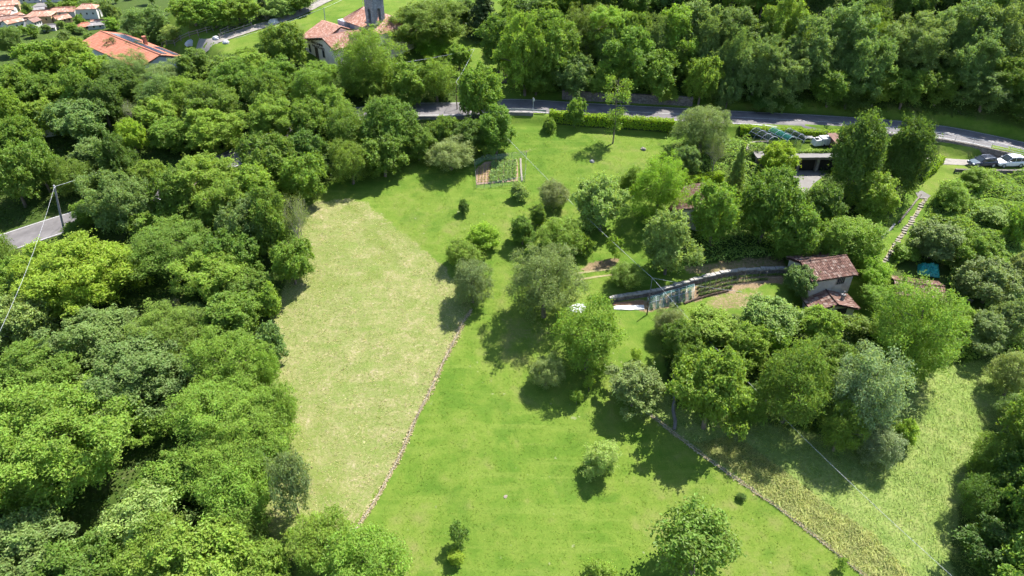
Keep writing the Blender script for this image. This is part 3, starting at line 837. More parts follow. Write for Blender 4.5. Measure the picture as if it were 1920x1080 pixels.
def crown_points(seed, ncl, nleaf, rc, lob=.22, flat=.75, bottom=-.92, shape='round', up=.6, fill=.08, inner=.25, droop=0., ragged=.12, spray=.45):
    rng = np.random.default_rng(seed)
    i = np.arange(ncl) + .5
    z = 1 - (1 - bottom) * i / ncl
    ph = i * 2.399963 + rng.uniform(0, 6.28)
    d = np.stack([np.sqrt(np.maximum(0, 1 - z * z)) * np.cos(ph), np.sqrt(np.maximum(0, 1 - z * z)) * np.sin(ph), z], -1)
    d = unit(d + rng.normal(size=d.shape) * .16)
    r = np.ones(ncl)
    for _ in range(7):
        q = unit(rng.normal(size=3)); r += rng.uniform(-lob, lob) * np.exp(5 * (d @ q - 1))
    nb = max(5, ncl // 8)                       # boughs, each carrying a group of leaf clumps
    ib = np.arange(nb) + .5
    zb = 1 - (1 - bottom) * ib / nb
    pb = ib * 2.399963 + rng.uniform(0, 6.28)
    db = unit(np.stack([np.sqrt(np.maximum(0, 1 - zb * zb)) * np.cos(pb), np.sqrt(np.maximum(0, 1 - zb * zb)) * np.sin(pb), zb], -1) + rng.normal(size=(nb, 3)) * .2)
    kb = np.argmax(d @ db.T, axis=1)
    br = rng.uniform(.72, 1.1, nb)
    dot = np.sum(d * db[kb], axis=1)
    half = np.sqrt(2 * (1 - bottom) / nb)       # angular size of a bough
    bulge = np.sqrt(np.clip(1 - (np.arccos(np.clip(dot, -1, 1)) / (half * 1.05)) ** 2, 0, 1))
    rad = r * br[kb] * (.70 + .30 * bulge) * rng.uniform(.9, 1.06, ncl)
    isin = rng.random(ncl) < inner
    rad[isin] *= rng.uniform(.55, .85, isin.sum())
    rci = rc * rng.uniform(.55, 1.35, ncl)
    C = d * (rad - rci * .5)[:, None]
    if shape == 'cone':
        k = 1 - (.5) * np.clip((C[:, 2] + .5) / 1.5, 0, 1); C[:, 0] *= k; C[:, 1] *= k
    w = rci ** 2; w /= w.sum()
    ci = rng.choice(ncl, nleaf, p=w)
    ld = unit(rng.normal(size=(nleaf, 3)) + .5 * d[ci] + np.array([0, 0, .3]))
    rr = rci[ci] * (rng.uniform(.35, 1.0, nleaf) ** .6 + ragged * np.abs(rng.normal(size=nleaf)))
    P = C[ci] + ld * rr[:, None] * np.array([1, 1, flat])
    # part of the leaves sit on short twigs that stick out of the clump
    ntw = 9
    tw = unit(rng.normal(size=(ncl, ntw, 3)) * .8 + d[:, None, :] * .9 + np.array([0, 0, .25]))
    tl = rng.uniform(.8, 1.9, (ncl, ntw))
    ti = rng.integers(0, ntw, nleaf); al = rng.random(nleaf)
    on = rng.random(nleaf) < spray
    Pt = C[ci] + tw[ci, ti] * (tl[ci, ti] * rci[ci] * (.35 + .65 * al))[:, None] + rng.normal(size=(nleaf, 3)) * (rci[ci] * .16)[:, None]
    Pt[:, 2] -= rci[ci] * .3 * al ** 2
    P = np.where(on[:, None], Pt, P)
    if droop: P[:, 2] -= droop * rr * rng.random(nleaf)
    N = unit(ld * .45 + np.array([0, 0, up]) + rng.normal(size=(nleaf, 3)) * .42)
    clv = .5 * rng.random(ncl) + .5 * rng.random(nb)[kb]
    tint = np.clip(.55 * clv[ci] + .45 * rng.random(nleaf), 0, 1)
    nf = int(nleaf * fill)
    P2 = unit(rng.normal(size=(nf, 3))) * (rng.random(nf) ** .4 * .6)[:, None]
    N2 = unit(rng.normal(size=(nf, 3)))
    P = np.concatenate([P, P2]); N = np.concatenate([N, N2]); tint = np.concatenate([tint, rng.random(nf)])
    return P, N, tint, C, rng

def wood_mesh(name, C, base, seed, mat, r0=.05, limbs=9, top=.5):
    rng = random.Random(seed)
    mb = MB()
    b = [Vector((0, 0, -.12 - base * 0)), Vector((rng.uniform(-.05, .05), rng.uniform(-.05, .05), base * .45)), Vector((rng.uniform(-.08, .08), rng.uniform(-.08, .08), base * .85)), Vector((rng.uniform(-.1, .1), rng.uniform(-.1, .1), base + top))]
    mb.tube(b, [r0 * 1.35, r0, r0 * .75, r0 * .2], 7)
    idx = rng.sample(range(len(C)), min(limbs, len(C)))
    for i in idx:
        e = Vector(C[i]) + Vector((0, 0, base))
        s = b[1].lerp(b[2], rng.random()) if rng.random() < .6 else b[2].lerp(b[3], rng.random() * .6)
        m = s.lerp(e, .5) + Vector((rng.uniform(-.08, .08), rng.uniform(-.08, .08), rng.uniform(-.02, .1)))
        mb.tube([s, m, e], [r0 * .5, r0 * .32, r0 * .1], 4)
    o = mb.build(name, mat)
    me = o.data
    bpy.data.objects.remove(o)
    return me

PROTO = {}
def make_proto(key, base, size, n, args, leaf, mat='leaf', aspect=.55, r0=.05, limbs=9, woodmat='bark', top=.45):
    L = []
    for s in range(n):
        seed = sum(map(ord, key)) * 17 + s * 101
        P, N, T, C, rng = crown_points(seed, **args)
        P = P + np.array([0, 0, base])
        P[:, 2] = np.maximum(P[:, 2], .02)
        me = leaves("crown_leaves", P, N, leaf * rng.uniform(.65, 1.3, len(P)), T, M[mat], rng, aspect)
        wd = wood_mesh("trunk_wood", C, base, seed, M[woodmat], r0, limbs, top)
        L.append((me, wd))
    PROTO[key] = (base, L)

make_proto('broadL', 1.12, 'L', 4, dict(ncl=190, nleaf=38400, rc=.15, lob=.32), 0.0272)
make_proto('broadX', 1.1, 'X', 2, dict(ncl=300, nleaf=62000, rc=.12, lob=.34), .019, limbs=16, r0=.04)
make_proto('broadM', 1.12, 'M', 4, dict(ncl=110, nleaf=20800, rc=.19, lob=.32), 0.0400)
make_proto('broadS', 1.05, 'S', 3, dict(ncl=46, nleaf=8000, rc=.28, lob=.28), 0.0680)
make_proto('fineL', 1.08, 'L', 2, dict(ncl=230, nleaf=31250, rc=.13, lob=.3, flat=.9, droop=.4, ragged=.28), 0.0221, aspect=.42)
make_proto('fineM', 1.05, 'M', 2, dict(ncl=130, nleaf=17500, rc=.17, lob=.28, flat=.95, droop=.3, ragged=.3), 0.0322, aspect=.42)
make_proto('fineS', 1.1, 'S', 2, dict(ncl=36, nleaf=8125, rc=.3, lob=.2, flat=.95, ragged=.35), 0.0552, aspect=.42)
make_proto('airyL', 1.1, 'L', 1, dict(ncl=110, nleaf=12350, rc=.19, lob=.3, fill=.04, inner=.4, ragged=.35), 0.0306, limbs=30, r0=.04)
make_proto('airyM', 1.25, 'M', 2, dict(ncl=48, nleaf=6760, rc=.24, lob=.35, fill=.03, inner=.35, ragged=.3), 0.0450, limbs=20, r0=.035)
make_proto('airyS', 1.2, 'S', 2, dict(ncl=16, nleaf=1430, rc=.33, lob=.35, fill=.03, inner=.3, ragged=.3), 0.0900, limbs=10, r0=.035)
make_proto('coneM', 1.12, 'M', 2, dict(ncl=105, nleaf=27200, rc=.22, lob=.16, shape='cone', bottom=-.95), 0.0320)
make_proto('bushM', .72, 'M', 3, dict(ncl=50, nleaf=17600, rc=.28, lob=.25, bottom=-.35, flat=.8), 0.0360, limbs=6)
make_proto('bushS', .78, 'S', 3, dict(ncl=24, nleaf=6720, rc=.36, lob=.2, bottom=-.4, flat=.85), 0.0680, limbs=5)
make_proto('lowpoly', 1.25, 'M', 3, dict(ncl=40, nleaf=3800, rc=.3, lob=.3), .085, limbs=4)

def conifer_proto():
    L = []
    for s in range(2):
        rng = np.random.default_rng(900 + s)
        n = 9500
        lv = 26
        li = rng.integers(0, lv, n)
        h = (li + rng.uniform(-.25, .25, n)) / lv
        br = rng.integers(0, 9, n)
        ang = br * 0.698 + li * 1.3 + rng.normal(size=n) * .13
        maxr = (1 - h) ** .85 * rng.uniform(.55, 1.2, (lv, 9))[li, br]
        q = rng.random(n) ** .6
        rad = maxr * q
        P = np.stack([rad * np.cos(ang), rad * np.sin(ang), .12 + 1.9 * h - .16 * q * maxr + rng.normal(size=n) * .012], -1)
        N = unit(np.stack([np.cos(ang) * .3, np.sin(ang) * .3, np.ones(n)], -1) + rng.normal(size=(n, 3)) * .4)
        me = leaves("needle_sprays", P, N, .06 * rng.uniform(.6, 1.3, n), .5 * rng.random(n) + .3 * q, M['needle'], rng, .4)
        mb = MB(); mb.tube([(0, 0, -.1), (0, 0, 1), (0, 0, 2.0)], [.07, .045, .005], 7)
        o = mb.build("trunk_wood", M['bark']); wd = o.data; bpy.data.objects.remove(o)
        L.append((me, wd))
    PROTO['spruce'] = (1.0, L)
conifer_proto()

def bare_proto():
    L = []
    for s in range(2):
        rg = random.Random(50 + s)
        mb = MB()
        tips = []
        def grow(p, d, ln, r, lvl):
            q = p + d * ln
            mid = p.lerp(q, .5) + Vector((rg.uniform(-1, 1), rg.uniform(-1, 1), rg.uniform(-1, 1))) * ln * .09
            mb.tube([p, mid, q], [r, r * .8, r * .55], 3 if lvl > 1 else 5)
            if lvl >= 4:
                tips.append(q); return
            for _ in range(4 if lvl else 6):
                e = (d * .75 + Vector((rg.uniform(-1, 1), rg.uniform(-1, 1), rg.uniform(-.3, .7))) * .85).normalized()
                grow(p.lerp(q, rg.uniform(.5, 1)), e, ln * rg.uniform(.55, .8), r * .55, lvl + 1)
        grow(Vector((0, 0, -.1)), Vector((0, 0, 1)), .85, .032, 0)
        o = mb.build("bare_branches", M['grey_twig']); wd = o.data; bpy.data.objects.remove(o)
        rng = np.random.default_rng(60 + s)
        T = np.array([tuple(v) for v in tips])
        k = rng.integers(0, len(T), 4200)
        P = T[k] + rng.normal(size=(4200, 3)) * .09
        me = leaves("sparse_leaves", P, unit(rng.normal(size=(4200, 3))), .022 * rng.uniform(.6, 1.3, 4200), rng.random(4200), M['leaf'], rng)
        L.append((me, wd))
    PROTO['bare'] = (1.0, L)
bare_proto()

COLR = {  # leaf colours (albedo)
    'yg': (.2, .305, .045), 'lg': (0.185, 0.292, 0.043), 'mg': (0.143, 0.235, 0.038), 'dg': (0.094, 0.167, 0.033), 'bg': (0.156, 0.239, 0.072),
    'sg': (0.196, 0.265, 0.094), 'ol': (0.150, 0.231, 0.041), 'yl': (0.230, 0.340, 0.037), 'dk': (0.050, 0.086, 0.024), 'gr': (0.182, 0.234, 0.097), 'pl': (0.243, 0.337, 0.097),
    'dol': (0.098, 0.137, 0.043), 'sv': (.21, .29, .15), 'pb': (0.285, 0.403, 0.115), 'vb': (0.200, 0.332, 0.033)}
ADJ = {'yg': 'yellow-green', 'lg': 'light green', 'mg': 'mid green', 'dg': 'dark green', 'bg': 'blue-green', 'sg': 'silvery sage green', 'ol': 'olive green', 'yl': 'yellow',
       'dk': 'very dark', 'gr': 'greyish', 'pl': 'pale green', 'dol': 'dark olive', 'vb': 'vivid green', 'pb': 'pale', 'sv': 'silvery'}
ZONE = {'L': ('in the dense wood left of the mown field', 'trees in the wood left of the mown field'),
        'B': ('in the tree belt between the road and the fields', 'trees in the belt below the church'),
        'H': ('in the wood on the slope above the road', 'trees in the wood above the road'),
        'T': ('in the thicket right of the old stone house', 'trees in the thicket right of the old house'),
        'M': ('in the grove below the old stone house', 'trees in the grove below the old house'),
        'S': ('in the shaded clump at the lower right edge', 'trees at the lower right edge'),
        'P': ('on the plateau behind the church', 'trees behind the church'),
        'V': ('down in the valley around the far village', 'trees around the far village')}
PLACED, WILD = [], []
SKIND = {'broad': {'X': 'broadX', 'L': 'broadL', 'M': 'broadM', 'S': 'broadS'}, 'fine': {'X': 'fineL', 'L': 'fineL', 'M': 'fineM', 'S': 'fineS'}, 'airy': {'X': 'airyL', 'L': 'airyL', 'M': 'airyM', 'S': 'airyS'},
         'bush': {'X': 'bushM', 'L': 'bushM', 'M': 'bushM', 'S': 'bushS'}, 'cone': {'X': 'coneM', 'L': 'coneM', 'M': 'coneM', 'S': 'coneM'}}
NAMES = {'broad': 'broadleaf_tree', 'fine': 'feathery_tree', 'airy': 'open_crowned_tree', 'bush': 'bush', 'cone': 'conical_tree', 'spruce': 'spruce_tree', 'bare': 'bare_tree', 'lowpoly': 'distant_tree'}
TR = random.Random(11)

def plant(x, y, R, Hz, kind, col, label, group, rot=None, name=None, cat=None, tilt=0.03):
    sc = 'X' if R > 5.8 else 'L' if R > 4.4 else 'M' if R > 2.0 else 'S'
    key = SKIND.get(kind, {}).get(sc, kind)
    base, L = PROTO[key]
    me, wd = L[TR.randrange(len(L))]
    z = float(hz(x, y))
    root = empty(name or NAMES[kind], (x, y, z), TR.uniform(0, 6.28) if rot is None else rot, label, cat or ('bush' if kind == 'bush' else 'tree'), group)
    root.rotation_euler = (TR.gauss(0, tilt), TR.gauss(0, tilt), root.rotation_euler[2])
    root.scale = (R, R, Hz)
    cr = link("crown", me, root)
    c = COLR[col] if isinstance(col, str) else col
    j = TR.uniform(.88, 1.12); k = TR.uniform(.94, 1.06)
    cr.color = (c[0] * j * k, c[1] * j, c[2] * j, 1)
    link("branches" if kind == 'bare' else "trunk", wd, root)
    PLACED.append((x, y, R))
    return root

def base_of(kind, R):
    sc = 'X' if R > 5.8 else 'L' if R > 4.4 else 'M' if R > 2.0 else 'S'
    return PROTO[SKIND.get(kind, {}).get(sc, kind)][0]

def tree(px, py, rx, ry, kind, col, label=None, zone_=None, name=None, cat=None, tmin=40):
    hc = 4.0
    for _ in range(6):
        p, t = ground_at(px, py, hc, tmin)
        mpp = t / F
        R = rx * mpp
        d = ray(px, py); d = d / np.linalg.norm(d)
        sb, cb = -d[2], math.sqrt(1 - d[2] ** 2)
        Hz = math.sqrt(max((ry * mpp) ** 2 - (R * sb) ** 2, (.55 * R) ** 2)) / cb
        Hz = min(max(Hz, .62 * R), 1.42 * R if kind not in ('spruce', 'bare', 'airy', 'cone') else 2.4 * R if kind == 'cone' else 4 * R)
        hc = base_of(kind, R) * Hz
    if zone_:
        label, group = None, ZONE[zone_][1]
    else:
        group = None
    o = plant(p[0], p[1], R, Hz, kind, col, label, group, name=name, cat=cat)
    if zone_: WILD.append((o, px, py, R, kind, col, zone_))
    return o

# trees one can tell apart
OWN = [
 (1127, 862, 36, 37, 'bush', 'pb', "round pale green bush alone on the lower lawn"),
 (1310, 1018, 86, 72, 'airy', 'ol', "loose olive walnut tree at the bottom edge of the lawn"),
 (1190, 722, 53, 50, 'broad', 'sg', "spreading sage green tree casting a round shadow on the lawn"),
 (1105, 628, 68, 76, 'fine', 'yg', "bright green tree in front of the white garden sheets"),
 (1022, 525, 76, 78, 'fine', 'sg', "large silvery tree left of the white garden sheets"),
 (885, 525, 44, 48, 'fine', 'gr', "greyish feathery bush at the top of the pale boundary strip"),
 (905, 446, 32, 26, 'bush', 'vb', "vivid lime bush on the slope, upper of two"),
 (872, 476, 34, 30, 'bush', 'yg', "yellow-green bush on the slope, lower of two"),
 (1025, 697, 37, 37, 'fine', 'sg', "small sage bush at the shaded edge of the lower lawn"),
 (1050, 440, 52, 42, 'fine', 'lg', "feathery light green tree behind the large silvery tree"),
 (980, 432, 28, 27, 'broad', 'mg', "small green fruit tree with dark shadow mid slope"),
 (1009, 404, 16, 20, 'broad', 'mg', "little fruit tree just above another mid slope"),
 (974, 360, 17, 19, 'bush', 'pl', "round pale bush at the corner of the vegetable plot"),
 (870, 390, 11, 15, 'bush', 'dg', "tiny dark shrub alone on the upper slope"),
 (1040, 362, 33, 30, 'fine', 'gr', "thin greyish shrub under the overhead wire"),
 (1130, 375, 50, 57, 'broad', 'pl', "pale green broad tree below the upper lawn"),
 (1236, 350, 60, 63, 'fine', 'vb', "big vivid green tree left of the hidden tiled roof"),
 (1186, 338, 25, 25, 'bush', 'lg', "light bush wedged between two big trees below the upper lawn"),
 (1255, 455, 50, 60, 'broad', 'pl', "tall pale tree with a yellow patch above the garden wall"),
 (1343, 398, 48, 62, 'broad', 'lg', "tall light tree in front of the hidden tiled roof"),
 (1440, 384, 57, 70, 'broad', 'mg', "large green tree below the concrete forecourt"),
 (1290, 298, 28, 31, 'broad', 'bg', "small blue-green tree at the end of the upper lawn"),
 (1320, 238, 60, 54, 'fine', 'sg', "wide sage tree breaking the roadside hedge"),
 (1340, 292, 22, 40, 'bare', 'gr', "bare grey tree beside the thin spruce"),
 (1380, 328, 26, 54, 'spruce', 'ol', "thin dark spruce beside the bare grey tree"),
 (1456, 296, 34, 38, 'broad', 'yl', "yellow-leaved tree left of the garage openings"),
 (1450, 350, 36, 40, 'broad', 'lg', "light green tree under the yellow-leaved tree"),
 (1498, 430, 48, 58, 'broad', 'mg', "dense green tree above the old house roof"),
 (1547, 385, 40, 48, 'broad', 'dg', "dark green tree between forecourt and conical tree"),
 (1610, 285, 58, 86, 'cone', 'dg', "tall conical tree right of the garage, left of a pair"),
 (1702, 290, 50, 78, 'cone', 'dg', "tall conical tree above the stone steps, right of a pair"),
 (1643, 372, 45, 44, 'broad', 'lg', "rounded light tree under the conical pair"),
 (1600, 445, 60, 48, 'fine', 'lg', "light green tree just behind the old house roof"),
 (1500, 521, 32, 30, 'broad', 'bg', "small blue-green tree against the old house wall"),
 (1436, 594, 56, 50, 'broad', 'pl', "pale green tree left of the old house"),
 (1535, 608, 43, 44, 'broad', 'yg', "yellow-green tree in front of the old house annex"),
 (1608, 606, 26, 22, 'airy', 'ol', "thin olive shrub by the annex gable"),
 (1718, 612, 94, 98, 'fine', 'lg', "huge light green tree right of the old house"),
 (1655, 620, 26, 22, 'bush', 'yg', "yellow-green bush at the foot of the huge light green tree"),
 (1635, 735, 76, 100, 'fine', 'sv', "tall silvery blue-green tree on the edge of the hay meadow"),
 (1700, 810, 20, 54, 'broad', 'yg', "narrow yellow-green tree leaning out beside the silvery tree"),
 (1490, 715, 72, 92, 'fine', 'ol', "broad olive tree left of the silvery tree"),
 (1337, 725, 72, 88, 'broad', 'yg', "tall yellow-green tree beside the pale channel"),
 (1330, 614, 52, 38, 'broad', 'lg', "light green tree below the vine rows"),
 (1255, 603, 33, 34, 'fine', 'gr', "greyish green shrub below the net tunnel"),
 (1280, 640, 36, 42, 'broad', 'mg', "green bush at the upper end of the pale channel"),
 (1175, 515, 38, 30, 'fine', 'ol', "olive bush above the garden wall left of the wire pole"),
 (1078, 212, 18, 25, 'broad', 'mg', "small tree rising out of the roadside hedge"),
 (1030, 234, 13, 16, 'bush', 'mg', "small green bush at the left end of the roadside hedge"),
 (845, 288, 50, 34, 'fine', 'sg', "sage green bush left of the vegetable plot"),
 (656, 300, 42, 46, 'fine', 'ol', "small olive tree at the top corner of the mown field"),
 (552, 415, 36, 62, 'bare', 'gr', "bare grey thicket at the upper left edge of the mown field"),
 (540, 892, 40, 70, 'airy', 'gr', "tall thin grey-green tree at the lower left edge of the mown field"),
 (325, 578, 14, 24, 'bare', 'gr', "small dead bare tree inside the left wood"),
 (855, 1046, 17, 17, 'bush', 'yl', "small yellow shrub near the bottom of the lawn"),
 (862, 1003, 19, 24, 'airy', 'dg', "thin dark shrub behind the small yellow shrub"),
 (1390, 931, 9, 8, 'bush', 'dg', "tiny shrub on the lawn near the straw meadow"),
 (1580, 1058, 12, 14, 'airy', 'lg', "tiny sapling beside the double fence line"),
 (1120, 1077, 26, 14, 'bush', 'yg', "low yellow-green shrub cut by the bottom edge"),
 (1100, 462, 16, 20, 'airy', 'yg', "left one of two saplings under the overhead wire"),
 (1155, 462, 16, 22, 'airy', 'lg', "right one of two saplings under the overhead wire"),
 (1105, 716, 12, 18, 'airy', 'lg', "little sapling between bright tree and round-shadow tree"),
 (1194, 664, 11, 14, 'airy', 'lg', "little sapling on a bare patch below the garden"),
 (1082, 742, 13, 16, 'airy', 'lg', "thin sapling at the edge of the lawn shade"),
 (140, 512, 122, 76, 'broad', 'yl', "very large yellow-green maple below the leaning pole"),
 (60, 548, 70, 50, 'broad', 'yg', "yellow-green tree hugging the very large maple"),
 (145, 428, 24, 20, 'bush', 'mg', "green bush at the foot of the leaning pole"),
 (165, 398, 32, 26, 'broad', 'lg', "light tree overhanging the sunlit road at left"),
 (248, 252, 26, 32, 'broad', 'yl', "bright yellow tree deep in the left wood"),
 (243, 212, 25, 24, 'bare', 'gr', "bare grey treetop above the bright yellow tree"),
 (537, 80, 39, 37, 'broad', 'mg', "round dark tree left of the church front"),
 (694, 110, 70, 62, 'fine', 'lg', "large light tree hiding the church nave"),
 (800, 42, 76, 48, 'broad', 'ol', "broad tree right of the bell tower"),
 (812, 90, 36, 24, 'bush', 'vb', "vivid lime bush right of the church"),
 (905, 20, 42, 48, 'spruce', 'dk', "dark spruce at the top edge beside the clearing"),
 (900, 172, 46, 58, 'broad', 'lg', "tall tree standing on the road edge left of the guard rail"),
 (930, 245, 42, 42, 'broad', 'mg', "green tree just below the guard rail parapet"),
 (860, 105, 26, 26, 'broad', 'lg', "small light tree behind the roadside pole"),
]
for a_ in OWN:
    tree(*a_[:6], label=a_[6])

# slender tree by the hedge: long bare stem, sparse tiers of leaves
def slender():
    p = gp(1149, 269)
    root = empty("slender_tree", p, 0, "slender sparse tree with thin bare stem in front of the roadside hedge", "tree")
    mb = MB(); rg = random.Random(3)
    tips = []
    mb.tube([(0, 0, -.2), (.1, 0, 3.5), (-.05, 0, 7), (.1, .1, 10.8)], [.13, .11, .08, .02], 7)
    for k in range(34):
        h = rg.uniform(2.2, 10.6); a = rg.uniform(0, 6.28)
        L = (1.9 if h > 5.5 else 1.2) * rg.uniform(.5, 1.1) * (1.15 - .05 * max(0, h - 7))
        e = Vector((math.cos(a) * L, math.sin(a) * L, h + rg.uniform(.1, .7)))
        mb.tube([(0, 0, h), e], [.035, .01], 4); tips.append(e)
    mb.build("trunk", M['bark'], root)
    rng = np.random.default_rng(5)
    T = np.array([tuple(t) for t in tips]); n = 2600
    k = rng.integers(0, len(T), n)
    P = T[k] * (np.array([1, 1, 1]) - np.array([1, 1, 0]) * (rng.random(n) ** 2 * .6)[:, None]) + rng.normal(size=(n, 3)) * .3
    o = link("crown", leaves("crown_leaves", P, unit(rng.normal(size=(n, 3)) * .6 + np.array([0, 0, .7])), .15 * rng.uniform(.6, 1.2, n), rng.random(n), M['leaf'], rng), root)
    o.color = (*COLR['lg'], 1)
slender()

